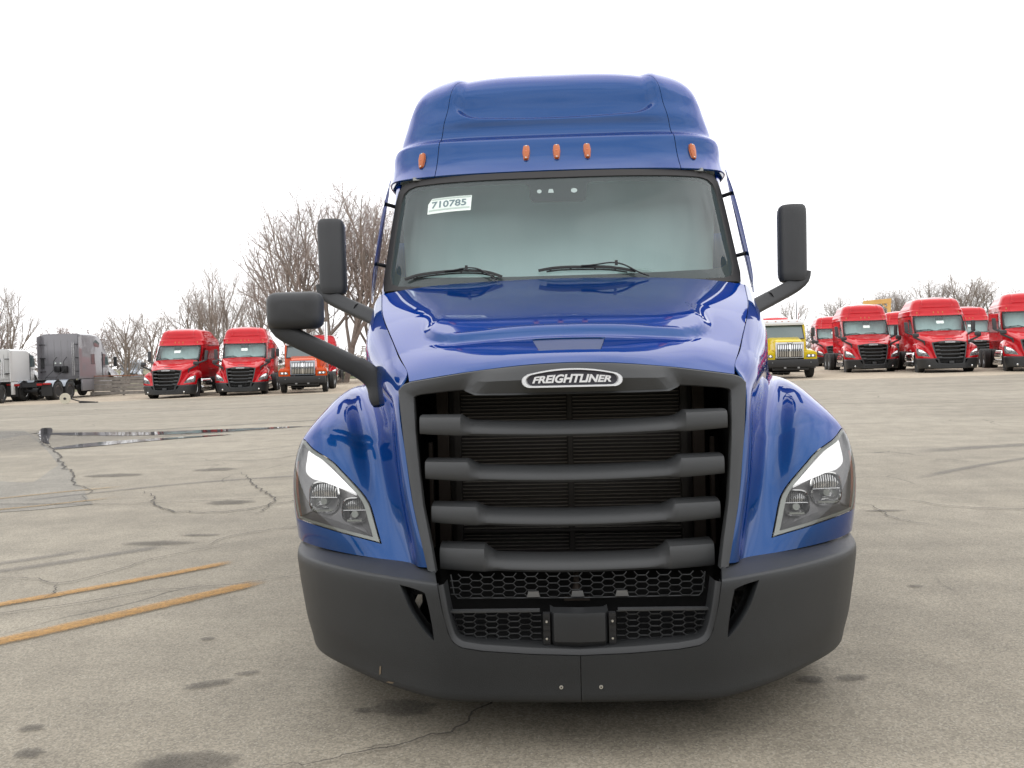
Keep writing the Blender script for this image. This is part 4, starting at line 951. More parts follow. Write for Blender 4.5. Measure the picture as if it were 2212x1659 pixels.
# ---------------- highway sleeper seen from behind, and the white one beside it ----------------
def sleeper(col, label, h=3.85, stack=False, low=False):
    T = empty('semi_truck', label, 'truck'); P = M[col]
    y0, y1 = 3.3, 5.7; w = 1.22; r = .12
    def sec(y, ww, z1, tz=None): return [(-ww, y, 1.15), (-ww, y, z1-.25), (-ww+.06, y, z1-.08), (-ww+.22, y, z1), (ww-.22, y, z1), (ww-.06, y, z1-.08), (ww, y, z1-.25), (ww, y, 1.15)]
    if low: rows = [sec(2.0, 1.02, 2.55), sec(2.35, 1.12, 2.72), sec(3.3, 1.18, h), sec(y1, w-.04, h)]
    else: rows = [sec(1.95, 1.0, 2.50), sec(2.3, 1.10, 2.85), sec(2.62, 1.15, 3.05), sec(2.66, 1.14, 3.15), sec(3.0, 1.17, 3.55), sec(3.5, 1.19, h-.05), sec(4.3, w, h), sec(y1, w, h)]
    b = MB(); b.loft(rows, cap=True); b.build('cab', P, T, 32)
    # rear wall: ribbed panel, fairing edges, fittings
    b = MB(); b.box((0, y1+.02, (h+1.2)/2), (2.0, .04, h-1.35)); rw = b.build('rear_wall', P, T, 0)
    for k in range(5): b = MB(); b.box((-.8+k*.4, y1+.045, h*.72), (.012, .012, h*.36)); b.build('wall_rib', M['steel'], rw, 0)
    b = MB(); b.box((0, y1+.05, h*.53), (2.0, .03, .03)); b.build('cross_rail', M['steel'], rw, 0)
    for s in (1, -1):
        b = MB(); b.loft([[(s*1.22, y1-.02, z) for z in (1.15, h-.3, h-.08)], [(s*1.24, y1+.38, z) for z in (1.15, h-.35, h-.2)], [(s*1.20, y1+.38, z) for z in (1.15, h-.35, h-.2)], [(s*1.18, y1-.02, z) for z in (1.15, h-.3, h-.08)]]); b.build('side_fairing', P, T, 30)
        for z in (1.6, 2.4, 3.2):
            if z < h-.3: b = MB(); b.box((s*1.05, y1+.16, z), (.32, .05, .05)); b.build('fairing_stay', M['black'], T, 0)
        if not low: b = MB(); b.prism([(4.2, 2.0), (4.2, 2.62), (4.65, 2.62), (4.65, 2.0)], s*1.205, s*1.235, 'x'); b.build('sleeper_window', M['farglass'], T, 0); b = MB(); b.prism([(3.6, 3.05), (3.55, 3.3), (3.95, 3.5), (4.3, 3.35), (4.2, 3.1)], s*1.19, s*1.232, 'x'); b.build('sleeper_window', M['farglass'], T, 0)
        b = MB(); b.prism([(2.3, 1.95), (2.5, 2.6), (3.05, 2.65), (3.05, 1.95)], s*1.09, s*1.185, 'x'); b.build('side_window', M['farglass'], T, 0)
        b = MB(); b.prism([(3.12, 1.2), (3.12, 2.75), (3.14, 2.75), (3.14, 1.2)], s*1.17, s*1.20, 'x'); b.build('door_seam', M['groove'], T, 0)
        pr = [(s*.55, 1.15), (s*.60, 1.50), (s*.72, 1.75), (s*.95, 1.55), (s*1.12, 1.25), (s*1.2, 1.10)]
        f = lambda k, dz: [(x*k, z+dz) for x, z in pr]
        b = MB(); b.loft([[(x*.9, .35, z*.75) for x, z in pr], [(x*.97, .6, z*.92) for x, z in pr], [(x, 1.1, z) for x, z in pr], [(x, 1.6, z+.08) for x, z in pr], [(x, 2.0, z+.12) for x, z in pr]]); b.build('fender', P, T, 40)
        b = MB(); b.prism([(.32, .85), (.42, 1.15), (.75, 1.2), (.8, .95)], s*.95, s*1.16, 'x'); b.build('headlight', M['trim'], T, 30, bevel=.03)
        b = MB(); b.prism([(2.0, .42), (2.0, 1.12), (y1, 1.12), (y1, .42)], s*1.08, s*1.20, 'x'); b.build('side_skirt', P, T, 30, bevel=.02)
        b = MB(); b.box((s*1.19, 2.35, .50), (.14, .6, .04)); b.build('step', M['alu'], T, 0)
        b = MB(); b.tube([(s*1.1, 2.05, 1.8), (s*1.42, 1.98, 1.85)], .03, 6); b.box((s*1.46, 1.98, 2.15), (.19, .11, .62)); b.build('mirror', M['mirrorp'], T, 30)
        b = MB(); b.tube([(s*.95, .9, 1.5), (s*1.25, .75, 1.8)], .015, 6); b.box((s*1.27, .74, 1.86), (.2, .07, .12)); b.build('hood_mirror', M['chrome'], T, 30)
    b = MB(); b.loft([[(-.62*k, y, z-.3), (-.6*k, y, z), (0, y, z+.05), (.6*k, y, z), (.62*k, y, z-.3)] for y, z, k in ((.15, 1.25, .9), (.3, 1.45, 1), (.9, 1.65, 1.1), (1.6, 1.82, 1.25), (2.05, 1.95, 1.4))]); b.box((0, .2, .75), (2.2, .3, .5)); b.build('hood', P, T, 40)
    # hoses, boxes and lamps on the rear wall
    b = MB(); b.box((-.25, y1+.18, 1.72), (.34, .22, .42)); b.box((.18, y1+.16, 1.75), (.36, .2, .36)); b.build('battery_box', M['black'], T, 30, bevel=.05)
    for x in (-.35, .25): b = MB(); b.tube([(x, y1+.1, 2.45), (x+.06, y1+.35, 2.2), (x+.02, y1+.4, 1.7), (x+.15, y1+.9, 1.35), (x+.1, y1+1.3, 1.1)], .02, 6); b.build('air_hose', M['black'], T, 40)
    for x in (.05, .35): b = MB(); b.lathe([(0, .05), (.02, .05)], (x, y1+.04, 2.1), 'y', 12); b.build('work_lamp', M['sticker'], T, 0)
    for x in (-.74, -.84): b = MB(); b.tube([(x, y1+.22, 1.35), (x, y1+.22, 3.3 if not low else 2.4)], .022, 6); b.build('grab_rail', M['alu'], T, 30)
    if stack:
        b = MB(); b.lathe([(0, .06), (.5, .06), (.52, .13), (1.35, .13), (1.38, .07), (1.75, .07), (1.80, .05)], (.95, y1+.30, 1.0), 'z', 18); b.build('exhaust_stack', M['chrome'], T, 40)
        b = MB(); b.prism([(-.6, 2.22), (-.66, 2.32), (-.6, 2.46), (.35, 2.46), (.42, 2.36), (.36, 2.22)], y1+.035, y1+.06); b.build('rear_window', M['farglass'], T, 0)
    chassis(T, 1.3, (7.2, 8.5), False, 9.3)
    for y in (7.2, 8.5):
        for s in (1, -1):
            b = MB(); b.loft([[(s*x, y+.60*math.cos(a), .55+.60*math.sin(a)) for a in np.linspace(.35, math.pi-.35, 10)] for x in (.68, 1.22)]); b.build('wheel_fender', M['silver'] if not low else M['black'], T, 40)
    for s in (1, -1): b = MB(); b.box((s*1.0, 9.25, .95), (.42, .06, .10)); b.build('tail_lamp', M['taillight'], T, 30, bevel=.01)
    return T

# ---------------- bare trees ----------------
def tree_mesh(seed, H, spread, nl=8, lean=0, bud=0, stems=1, up=1.0, fork=.22):
    rng = random.Random(seed); TV, TF, CV, CF = [], [], [], []
    cnt = [0]
    def seg(V, F, pts, rs, n):
        k0 = len(V); pr = Vector((1, 0, 0))
        for i, p in enumerate(pts):
            d = (pts[min(i+1, len(pts)-1)]-pts[max(i-1, 0)]).normalized(); a = (pr-d*pr.dot(d))
            a = a.normalized() if a.length > .01 else Vector((0, 1, 0)); b = d.cross(a)
            for j in range(n): t = 2*math.pi*j/n; V.append(p+(a*math.cos(t)+b*math.sin(t))*rs[i])
        for i in range(len(pts)-1):
            for j in range(n): F.append((k0+i*n+j, k0+i*n+(j+1) % n, k0+(i+1)*n+(j+1) % n, k0+(i+1)*n+j))
    kids = {0: nl, 1: 8, 2: 6, 3: 5}
    def branch(p, d, L_, r, lev):
        n = 5 if lev <= 1 else (4 if lev == 2 else 3); m = 7 if lev <= 1 else (4 if lev == 2 else 3)
        pts = [p]; rs = [r]; q = p.copy(); dd = d.copy()
        for i in range(m):
            dd = (dd+Vector((rng.uniform(-1, 1), rng.uniform(-1, 1), rng.uniform(-.7, .7)))*(.07+.045*lev)+Vector((0, 0, up*(.10, .09, .06, .03, 0)[lev]))).normalized()
            q = q+dd*L_/m; pts.append(q.copy()); rs.append(max(r*(1-(i+1)/m*(.5, .75, .75, .6, .6)[lev]), .004))
        V, F = (TV, TF) if lev <= 1 else (CV, CF)
        seg(V, F, pts, rs, n)
        if lev == 4 or (lev == 3 and bud):
            for _ in range(bud):
                c = pts[rng.randint(1, m)]+Vector((rng.gauss(0, .04), rng.gauss(0, .04), rng.gauss(0, .04))); s = rng.uniform(.025, .06); k = len(BV)
                a = Vector((rng.gauss(0, 1), rng.gauss(0, 1), rng.gauss(0, 1))).normalized()*s; b_ = Vector((rng.gauss(0, 1), rng.gauss(0, 1), rng.gauss(0, 1))).normalized()*s
                BV.extend([c-a, c+b_, c+a]); BF.append((k, k+1, k+2))
        if lev == 4: return
        nc = kids[lev]; az0 = rng.uniform(0, 6.28)
        for k in range(nc):
            u = (k+rng.uniform(.2, .8))/nc; t = (fork+(1-fork)*u) if lev == 0 else .18+.80*u
            i = min(int(t*m), m-1); f = t*m-i; pp = pts[i].lerp(pts[i+1], f); rr = rs[i]*(1-f)+rs[i+1]*f
            ax = (pts[i+1]-pts[i]).normalized(); az = az0+k*2.4+rng.uniform(-.5, .5); o = Vector((math.cos(az), math.sin(az), .1))
            o = (o-ax*o.dot(ax)).normalized(); an = rng.uniform(.45, .85)*spread*(1.15-.35*u)
            nd = (ax*math.cos(an)+o*math.sin(an)).normalized()
            ln = L_*((.95-.45*u) if lev == 0 else (.58-.28*u if lev == 1 else .55-.2*u))*rng.uniform(.8, 1.15)
            branch(pp, nd, ln, min(rr*.75, max(r*(.62, .42, .45, .5)[lev], .006)), lev+1)
    BV, BF = [], []
    for s in range(stems):
        az = rng.uniform(0, 6.28); o = Vector((math.cos(az), math.sin(az), 0))*(.0 if stems == 1 else .22*H/8)
        branch(o*.4+Vector((0, 0, -.3)), (Vector((lean, 0, 1))+o*.5).normalized(), H*.66, H*.017*(1 if stems == 1 else .8), 0)
    return (TV, TF), (CV, CF), (BV, BF)
def make_tree(spec):
    (TV, TF), (CV, CF), (BV, BF) = tree_mesh(**spec)
    t = empty('bare_tree', 'x', 'tree', 'bare trees along the edge of the yard')
    mesh('trunk', TV, TF, M['bark'], t, 60); mesh('crown', CV, CF, M['twig'], t, 60)
    if BF: mesh('buds', BV, BF, M['bud'], t, 0)
    return t

# ================= ground =================
def nodes(name):
    m = bpy.data.materials.new(name); m.use_nodes = True; t = m.node_tree; b = t.nodes['Principled BSDF']
    def N(ty, **k):
        n = t.nodes.new('ShaderNode'+ty)
        for a, v in k.items():
            if a.startswith('_'): n.inputs[a[1:].replace('_', ' ')].default_value = v
            else: setattr(n, a, v)
        return n
    return m, t, b, N, t.links.new
def ground_mat(name, c0, c1, agg=75, contrast=.35, streak=True, cracks=True, rough=.72, pebble=None):
    m, t, b, N, K = nodes(name); tc = N('TexCoord')
    n1 = N('TexNoise', _Scale=.22, _Detail=8.0, _Roughness=.6); K(tc.outputs['Object'], n1.inputs['Vector'])
    r1 = N('ValToRGB'); r1.color_ramp.elements[0].position = .32; r1.color_ramp.elements[1].position = .68; r1.color_ramp.elements[0].color = (*c0, 1); r1.color_ramp.elements[1].color = (*c1, 1); K(n1.outputs['Fac'], r1.inputs['Fac'])
    col = r1.outputs['Color']
    def mult(col, fac_out, lo, hi, f0, f1):
        mr = N('MapRange'); mr.inputs['From Min'].default_value = f0; mr.inputs['From Max'].default_value = f1; mr.inputs['To Min'].default_value = lo; mr.inputs['To Max'].default_value = hi
        K(fac_out, mr.inputs['Value']); mx = N('Mix', data_type='RGBA', blend_type='MULTIPLY'); mx.inputs['Factor'].default_value = 1
        cb = N('CombineColor'); [K(mr.outputs['Result'], cb.inputs[i]) for i in range(3)]; K(col, mx.inputs['A']); K(cb.outputs['Color'], mx.inputs['B']); return mx.outputs['Result']
    n2 = N('TexNoise', _Scale=2.6, _Detail=6.0); K(tc.outputs['Object'], n2.inputs['Vector']); col = mult(col, n2.outputs['Fac'], .86, 1.12, .3, .7)
    if streak:
        mp = N('Mapping'); mp.inputs['Scale'].default_value = (.10, 1.15, 1); mp.inputs['Rotation'].default_value = (0, 0, -.10); K(tc.outputs['Object'], mp.inputs['Vector'])
        n3 = N('TexNoise', _Scale=1.0, _Detail=7.0, _Roughness=.62); K(mp.outputs['Vector'], n3.inputs['Vector']); col = mult(col, n3.outputs['Fac'], .84, 1.08, .30, .66)
    v = N('TexVoronoi', _Scale=float(agg)); K(tc.outputs['Object'], v.inputs['Vector'])
    sp = N('SeparateColor'); K(v.outputs['Color'], sp.inputs['Color']); col = mult(col, sp.outputs['Red'], 1-contrast, 1+contrast, 0, 1)
    # pale pebbles showing in the worn surface
    v2 = N('TexVoronoi', _Scale=float(agg)*.9); K(tc.outputs['Object'], v2.inputs['Vector']); s2 = N('SeparateColor'); K(v2.outputs['Color'], s2.inputs['Color'])
    gt = N('Math', operation='GREATER_THAN'); gt.inputs[1].default_value = .84; K(s2.outputs['Green'], gt.inputs[0])
    ls = N('Math', operation='LESS_THAN'); ls.inputs[1].default_value = .42; K(v2.outputs['Distance'], ls.inputs[0])
    mm = N('Math', operation='MULTIPLY'); K(gt.outputs[0], mm.inputs[0]); K(ls.outputs[0], mm.inputs[1]); m3 = N('Math', operation='MULTIPLY'); m3.inputs[1].default_value = .55; K(mm.outputs[0], m3.inputs[0])
    mx = N('Mix', data_type='RGBA'); mx.inputs['B'].default_value = (*(pebble or (.42, .395, .33)), 1); K(m3.outputs[0], mx.inputs['Factor']); K(col, mx.inputs['A']); col = mx.outputs['Result']
    if cracks:
        nd = N('TexNoise', _Scale=1.4, _Detail=5.0); K(tc.outputs['Object'], nd.inputs['Vector']); ad = N('Mix', data_type='VECTOR'); ad.inputs['Factor'].default_value = .28
        K(tc.outputs['Object'], ad.inputs['A']); K(nd.outputs['Color'], ad.inputs['B'])
        vc = N('TexVoronoi', feature='DISTANCE_TO_EDGE', _Scale=.55); K(ad.outputs['Result'], vc.inputs['Vector'])
        mr = N('MapRange'); mr.inputs['From Min'].default_value = .0015; mr.inputs['From Max'].default_value = .006; mr.inputs['To Min'].default_value = .0; K(vc.outputs['Distance'], mr.inputs['Value'])
        nm = N('TexNoise', _Scale=.35, _Detail=2.0); K(tc.outputs['Object'], nm.inputs['Vector']); m4 = N('MapRange'); m4.inputs['From Min'].default_value = .55; m4.inputs['From Max'].default_value = .64; m4.inputs['To Min'].default_value = 1; m4.inputs['To Max'].default_value = 0; K(nm.outputs['Fac'], m4.inputs['Value'])
        mxm = N('Math', operation='MAXIMUM'); K(mr.outputs['Result'], mxm.inputs[0]); K(m4.outputs['Result'], mxm.inputs[1]); col = mult(col, mxm.outputs[0], .42, 1, 0, 1)
    K(col, b.inputs['Base Color']); b.inputs['Roughness'].default_value = rough; b.inputs['Specular IOR Level'].default_value = .35
    bp = N('Bump'); bp.inputs['Strength'].default_value = .5; bp.inputs['Distance'].default_value = .004; K(sp.outputs['Red'], bp.inputs['Height']); K(bp.outputs['Normal'], b.inputs['Normal'])
    return m
def decal_mat(name, col, lo=.35, hi=.95, scale=14, rough=.8, amount=1, gloss=False, breakup=.9):
    """worn paint, damp or dirt lying on the ground: ragged where the attribute edge nears 1"""
    m, t, b, N, K = nodes(name); at = N('Attribute', attribute_name='edge'); tc = N('TexCoord')
    n = N('TexNoise', _Scale=float(scale), _Detail=8.0, _Roughness=.65); K(tc.outputs['Object'], n.inputs['Vector'])
    a = N('Math', operation='MULTIPLY'); a.inputs[1].default_value = breakup; K(n.outputs['Fac'], a.inputs[0]); s = N('Math', operation='ADD'); K(a.outputs[0], s.inputs[0]); K(at.outputs['Fac'], s.inputs[1])
    r = N('MapRange'); r.inputs['From Min'].default_value = lo; r.inputs['From Max'].default_value = hi; r.inputs['To Min'].default_value = amount; r.inputs['To Max'].default_value = 0; K(s.outputs[0], r.inputs['Value'])
    K(r.outputs['Result'], b.inputs['Alpha']); b.inputs['Base Color'].default_value = (*col, 1); b.inputs['Roughness'].default_value = rough
    if not gloss:
        v = N('TexVoronoi', _Scale=75.0); K(tc.outputs['Object'], v.inputs['Vector']); sp = N('SeparateColor'); K(v.outputs['Color'], sp.inputs['Color']); mr = N('MapRange'); mr.inputs['To Min'].default_value = .7; mr.inputs['To Max'].default_value = 1.25; K(sp.outputs['Red'], mr.inputs['Value'])
        mx = N('Mix', data_type='RGBA', blend_type='MULTIPLY'); mx.inputs['Factor'].default_value = 1; mx.inputs['A'].default_value = (*col, 1); cb = N('CombineColor'); [K(mr.outputs['Result'], cb.inputs[i]) for i in range(3)]; K(cb.outputs['Color'], mx.inputs['B']); K(mx.outputs['Result'], b.inputs['Base Color'])
    return m
M.update(
 pave=ground_mat('worn_pavement', (.238, .209, .161), (.306, .272, .213), agg=120, contrast=.27), patch=ground_mat('smooth_pavement', (.195, .180, .152), (.250, .230, .192), contrast=.22, cracks=False),
 gravel=ground_mat('gravel', (.36, .30, .225), (.46, .39, .30), agg=34, contrast=.30, streak=False, cracks=False, rough=.95), grass=mat('grass', (.055, .085, .022), .95, var=(.5, (.14, .13, .05))), field=mat('dry_field', (.22, .19, .12), .95, var=(.08, (.12, .13, .05))),
 line=decal_mat('worn_yellow_paint', (.46, .25, .07), .50, 1.2, 9, breakup=.75, amount=.72), line2=decal_mat('faded_yellow_paint', (.36, .24, .10), .45, 1.15, 7, amount=.55), crack=decal_mat('open_crack', (.060, .052, .045), .65, 1.25, 22, amount=.72, breakup=.8),
 stain=decal_mat('oil_stain', (.075, .067, .058), .30, 1.2, 5, amount=.48), tyremark=decal_mat('tyre_mark', (.13, .125, .125), .3, 1.15, 4, amount=.38), water=decal_mat('water', (.055, .055, .058), .80, .95, 1.3, .04, .92, True), damp=decal_mat('damp_ground', (.15, .142, .13), .4, 1.2, 1.5, amount=.32),
 bark=mat('bark', (.20, .165, .14), .95, var=(3, (.29, .245, .21))), twig=mat('twigs', (.33, .28, .25), .95), bud=mat('buds', (.20, .095, .080), .9), budg=mat('green_buds', (.13, .12, .05), .9), scrubm=mat('scrub', (.10, .082, .055), .95, var=(.7, (.07, .07, .035))),
 farglass=mat('far_glass', (.10, .14, .145), .08, 0, 1), wood=mat('weathered_wood', (.20, .185, .165), .9, var=(4, (.30, .275, .25))), rust=mat('rust', (.28, .12, .06), .9), crane=mat('crane_paint', (.62, .34, .10), .6, var=(1.2, (.72, .46, .16))), cream=mat('reel_face', (.62, .58, .46), .7, var=(5, (.50, .47, .38))),
 redcover=mat('red_cover', (.20, .008, .012), .35), facade=mat('facade_cladding', (.12, .115, .11), .7, var=(.3, (.09, .088, .085))), bluebarrel=mat('blue_plastic', (.03, .10, .26), .4),
)
def sheet(name, x0, x1, ys, edge, m, dz, nx=40):
    xs = np.linspace(x0, x1, nx); V = []; F = []
    for x in xs:
        e = edge(x) if edge else ys[-1]
        for y in ys: yy = min(y, e); V.append((x, yy, gz(x, yy)+dz))
    n = len(ys)
    for i in range(nx-1):
        for j in range(n-1): F.append((i*n+j, (i+1)*n+j, (i+1)*n+j+1, i*n+j+1))
    return tag(mesh(name, V, F, m, None, 180), kind='structure')
rng = random.Random(7)
edge_pts = [(-120, 30), (-60, 33.5), (-26, 36.2), (-16, 37.3), (0, 35.5), (8, 33.8), (14, 32.0), (22, 31.4), (60, 30), (120, 29)]
wig = [rng.uniform(-.25, .25) for _ in range(400)]
pedge = lambda x: float(np.interp(x, [p[0] for p in edge_pts], [p[1] for p in edge_pts]))+wig[int((x+120)*1.6) % 400]
sheet('pavement', -120, 120, [-12, -4, 0, 3, 6, 9, 12, 15, 18, 21, 24, 27, 29.2, 30.5, 32, 33.5, 35, 36.5, 38, 39.5], pedge, M['pave'], 0, 300)
sheet('gravel_lot', -140, 140, [26, 30, 34, 38, 45, 55, 70, 82], None, M['gravel'], -.006, 20)
b = MB(); b.add([(-600, -60, -.35), (600, -60, -.35), (600, 1200, -.35), (-600, 1200, -.35)], [(0, 1, 2, 3)]); tag(b.build('ground', M['field'], None, 0), kind='structure')
sheet('grass_verge', -140, 140, [76, 84, 95, 110, 118], None, M['grass'], .03, 24)
sheet('field', -400, 400, [105, 130, 200, 400, 900], None, M['field'], .10, 24)

def decal_strip(name, pts, w, m, dz, label=None, cat=None, group=None, jag=0, kind=None, taper=False):
    P = smooth_open(pts, 6) if len(pts) > 2 else resample(pts, 8); r = random.Random(len(name)*7+int(pts[0][0]*100)); V = []; F = []; A = []
    if jag: P = P+np.array([[r.gauss(0, jag), r.gauss(0, jag)] for _ in P])
    for i, p in enumerate(P):
        d = P[min(i+1, len(P)-1)]-P[max(i-1, 0)]; d /= max(np.linalg.norm(d), 1e-9); nn = np.array([-d[1], d[0]])
        ww = w*(1 if not taper else max(.15, 1-abs(2*i/(len(P)-1)-1)**3))
        end = 1 if i in (0, len(P)-1) else 0
        for k, e in ((-1, 1), (-.55, .25), (0, 0), (.55, .25), (1, 1)):
            q = p+nn*k*ww/2; V.append((q[0], q[1], gz(q[0], q[1])+dz)); A.append(max(e, .8*end))
        if i: F += [((i-1)*5+k, (i-1)*5+k+1, i*5+k+1, i*5+k) for k in range(4)]
    o = mesh(name, V, F, m, None, 180); at = o.data.attributes.new('edge', 'FLOAT', 'POINT'); at.data.foreach_set('value', A)
    return tag(o, label, cat, group, kind)
def decal_blob(name, outline, m, dz, **k):
    """outline of points, or (cx, cy, rx, ry, angle)"""
    if not hasattr(outline[0], '__len__'):
        cx, cy, rx, ry, an = outline; r = random.Random(int(cx*100)); outline = []
        for i in range(20):
            a = 2*math.pi*i/20; f = r.uniform(.85, 1.15); x, y = math.cos(a)*rx*f, math.sin(a)*ry*f; outline.append((cx+x*math.cos(an)-y*math.sin(an), cy+x*math.sin(an)+y*math.cos(an)))
    O = smooth_closed(outline, 3); c = O.mean(0); V = [(c[0], c[1], gz(*c)+dz)]; A = [0.]; F = []; n = len(O)
    for s, e in ((.4, 0), (.7, .12), (.88, .45), (1.0, 1.0)):
        for p in O: q = c+(p-c)*s; V.append((q[0], q[1], gz(q[0], q[1])+dz)); A.append(e)
    F += [(0, 1+i, 1+(i+1) % n) for i in range(n)]
    for r_ in range(3): F += [(1+r_*n+i, 1+(r_+1)*n+i, 1+(r_+1)*n+(i+1) % n, 1+r_*n+(i+1) % n) for i in range(n)]
    o = mesh(name, V, F, m, None, 180); at = o.data.attributes.new('edge', 'FLOAT', 'POINT'); at.data.foreach_set('value', A)
    return tag(o, kind='structure')
def poly_sheet(name, pts, m, dz):
    V = [(x, y, gz(x, y)+dz) for x, y in pts]; return tag(mesh(name, V, [tuple(range(len(V)))], m, None, 0), kind='structure')
poly_sheet('smooth_pavement', [(-30, 16.6), (-13.2, 17.1), (-11.6, 15.0), (-9.94, 12.74), (-8.9, 11.4), (-7.92, 9.89), (-7.16, 8.80), (-6.55, 7.9), (-6.30, 7.49), (-5.85, 6.9), (-5.61, 6.50), (-5.16, 5.84), (-5.6, 5.55), (-7.5, 4.9), (-14, 4.4), (-30, 4.2)], M['patch'], .004)
S_ = dict(kind='structure')
decal_strip('painted_line', [(-5.6,.5),(-4.6,1.28),(-3.65,2.04),(-3.11,2.52),(-2.52,3.10)], .15, M['line'], .009, **S_)
decal_strip('painted_line', [(-5.2,-.35),(-4.1,.55),(-3.17,1.34),(-2.73,1.80),(-2.09,2.53)], .20, M['line'], .009, **S_)
decal_strip('painted_line', [(-14,1.5),(-9.5,4.3),(-6.55,6.34),(-6.22,6.62),(-5.40,7.18)], .14, M['line2'], .009, **S_)
decal_strip('painted_line', [(-13,.8),(-9,3.55),(-6.04,5.59),(-5.66,5.83),(-5.05,6.34)], .14, M['line2'], .009, **S_)
for pts, w in (([(-6.5,-.3),(-3.50,1.83),(-3.07,2.10),(-2.77,2.30),(-2.35,2.43),(-1.90,2.64),(-1.2,3.0)], .014), ([(-5.11,6.79),(-4.67,6.24),(-4.20,5.47),(-3.72,5.17),(-3.37,5.26),(-2.88,5.84),(-2.2,6.2)], .028), ([(-4.42,8.31),(-3.85,7.19),(-3.56,6.61),(-3.21,6.09),(-3.07,5.50),(-3.08,5.11),(-3.49,5.20)], .026),
               ([(-4.6,2.9),(-4.10,2.71),(-3.82,2.67),(-3.55,2.54),(-3.32,2.93),(-3.05,3.43),(-2.6,3.9)], .014), ([(-3.55,2.54),(-3.5,2.40),(-3.42,2.25),(-3.46,2.15)], .012), ([(-2.96,3.58),(-2.90,4.02),(-2.71,4.20),(-2.43,4.38),(-2.0,4.6)], .016),
               ([(-1.25,-.10),(-1.01,-.06),(-.85,.01),(-.70,.09),(-.55,.17),(-.48,.27),(-.43,.38),(-.35,.50),(-.2,.8)], .012), ([(-.86,.02),(-.78,.07),(-.72,.065)], .007), ([(3.05,5.43),(3.39,5.21),(3.67,4.85),(4.24,4.64),(5.5,4.4)], .022), ([(2.7,5.2),(2.95,5.00),(2.95,4.62),(2.99,4.25),(3.2,3.9)], .016), ([(2.4,1.2),(2.9,1.5),(3.6,1.55)], .010),
               ([(-12.92,17.28),(-11.5,15.0),(-9.94,12.74),(-8.9,11.4),(-7.92,9.89),(-7.16,8.80),(-6.55,7.9),(-6.30,7.49),(-5.85,6.9),(-5.61,6.50),(-5.16,5.84)], .04), ([(-14,7.2),(-9,6.4),(-5.16,5.84),(-3.4,6.0),(-1.5,7.0)], .02), ([(12.9,35.1-4),(16.2,31.2-4),(22,28),(34,25)], .10), ([(10.0,28.7),(16.3,26.1),(30,21)], .07), ([(5,20),(9,18.5),(17,18.2)], .05), ([(-8,22),(-3,24),(2,23)], .06), ([(-22,26),(-14,27.5),(-7,27.2)], .08), ([(-5.5,9.8),(-4.6,9.6),(-3.9,10.4),(-3.0,10.2)], .03), ([(-6.6,10.6),(-5.6,10.9),(-4.2,12.2)], .03)):
    decal_strip('crack', pts, w*1.15, M['crack'], .013, jag=w*.9, taper=True, **S_)
for c in ((-1.73,.71,.13,.05,.4), (-1.60,.84,.07,.03,.4), (-1.50,-.05,.20,.11,.1), (-.76,.43,.16,.10,0), (1.07,.70,.07,.05,0), (1.27,.72,.09,.04,.2), (-2.17,.03,.07,.05,0), (-2.30,.25,.06,.04,0), (-.92,.40,.05,.03,0), (-2.0,1.35,.05,.03,0), (-3.6,5.8,.3,.16,0), (2.2,2.2,.06,.03,0), (3.0,4.7,.22,.05,0), (4.4,3.6,.25,.06,0), (-4.9,8.6,.35,.2,0), (-3.45,3.8,.35,.10,0), (-3.2,4.1,.2,.06,0), (2.5,5.4,.5,.1,0), (-6.2,8.2,.5,.2,0)): decal_blob('oil_stain', c, M['stain'], .007)
decal_blob('oil_stain', (.25, 1.2, .75, .9, 0), M['stain'], .007)
for pts in ([(-6.5,2.1),(-4.24,2.91),(-3.75,3.30),(-3.3,3.72)], [(-6.5,2.5),(-4.4,3.15),(-3.9,3.6)], [(-9,14),(-3,17.5),(4,19.5)], [(-10,16),(-3,19.6),(3,21.8)], [(-30,21),(-14,24.5),(-4,28)], [(-2.5,8),(-4.5,7.4),(-6.2,6.1)], [(5,9),(9,10),(14,10.2)], [(4,6.5),(7,8.5),(12,9.2)]): decal_strip('tyre_mark', pts, .20 if pts[0][1] < 9 else .5, M['tyremark'], .006, **S_)
decal_blob('damp_ground', [(-26,18.6),(-17,19.2),(-12.2,17.3),(-8.4,16.4),(-6.4,15.2),(-8.2,13.2),(-9.1,11.5),(-11.5,10.8),(-17,12.0),(-26,13.2)], M['damp'], .006)
for q in ([(-12.9,16.2),(-11.3,16.0),(-9.2,15.6),(-6.9,15.9),(-5.2,16.3),(-7.4,15.0),(-9.3,14.6),(-11.2,15.2)], [(-9.75,12.2),(-9.3,13.3),(-8.2,14.0),(-6.6,14.6),(-8.0,13.4),(-8.9,12.3),(-9.4,11.9)], [(-20,15.3),(-16,15.7),(-13.2,15.4),(-11.7,14.5),(-13,14.2),(-17,14.5),(-20,14.6)], [(-17.5,13.4),(-14,13.3),(-11.2,12.6),(-10.2,11.9),(-12,11.8),(-16,12.6)], [(-13.4,18.2),(-13.0,18.0),(-11.4,15.3),(-10.3,13.4),(-9.9,12.8),(-10.6,13.6),(-11.9,15.6),(-13.0,17.4)]): decal_blob('puddle', q, M['water'], .011)

# ================= the blue truck =================
T = tractor_done = tractor()
hood_extra = None
reshape(T); chassis(T)
T['label'] = 'blue sleeper semi truck facing the camera in the middle of the yard'

# ================= the parked red fleet =================
CP = {M['blue']: M['red'], M['matte']: M['redcover']}
red0 = copy_tree(T, CP, (SKIP|{'number_sticker'})-{'hand_holes', 'edge_trim'}); tag(red0, 'x', 'truck', 'red sleeper trucks parked in rows')
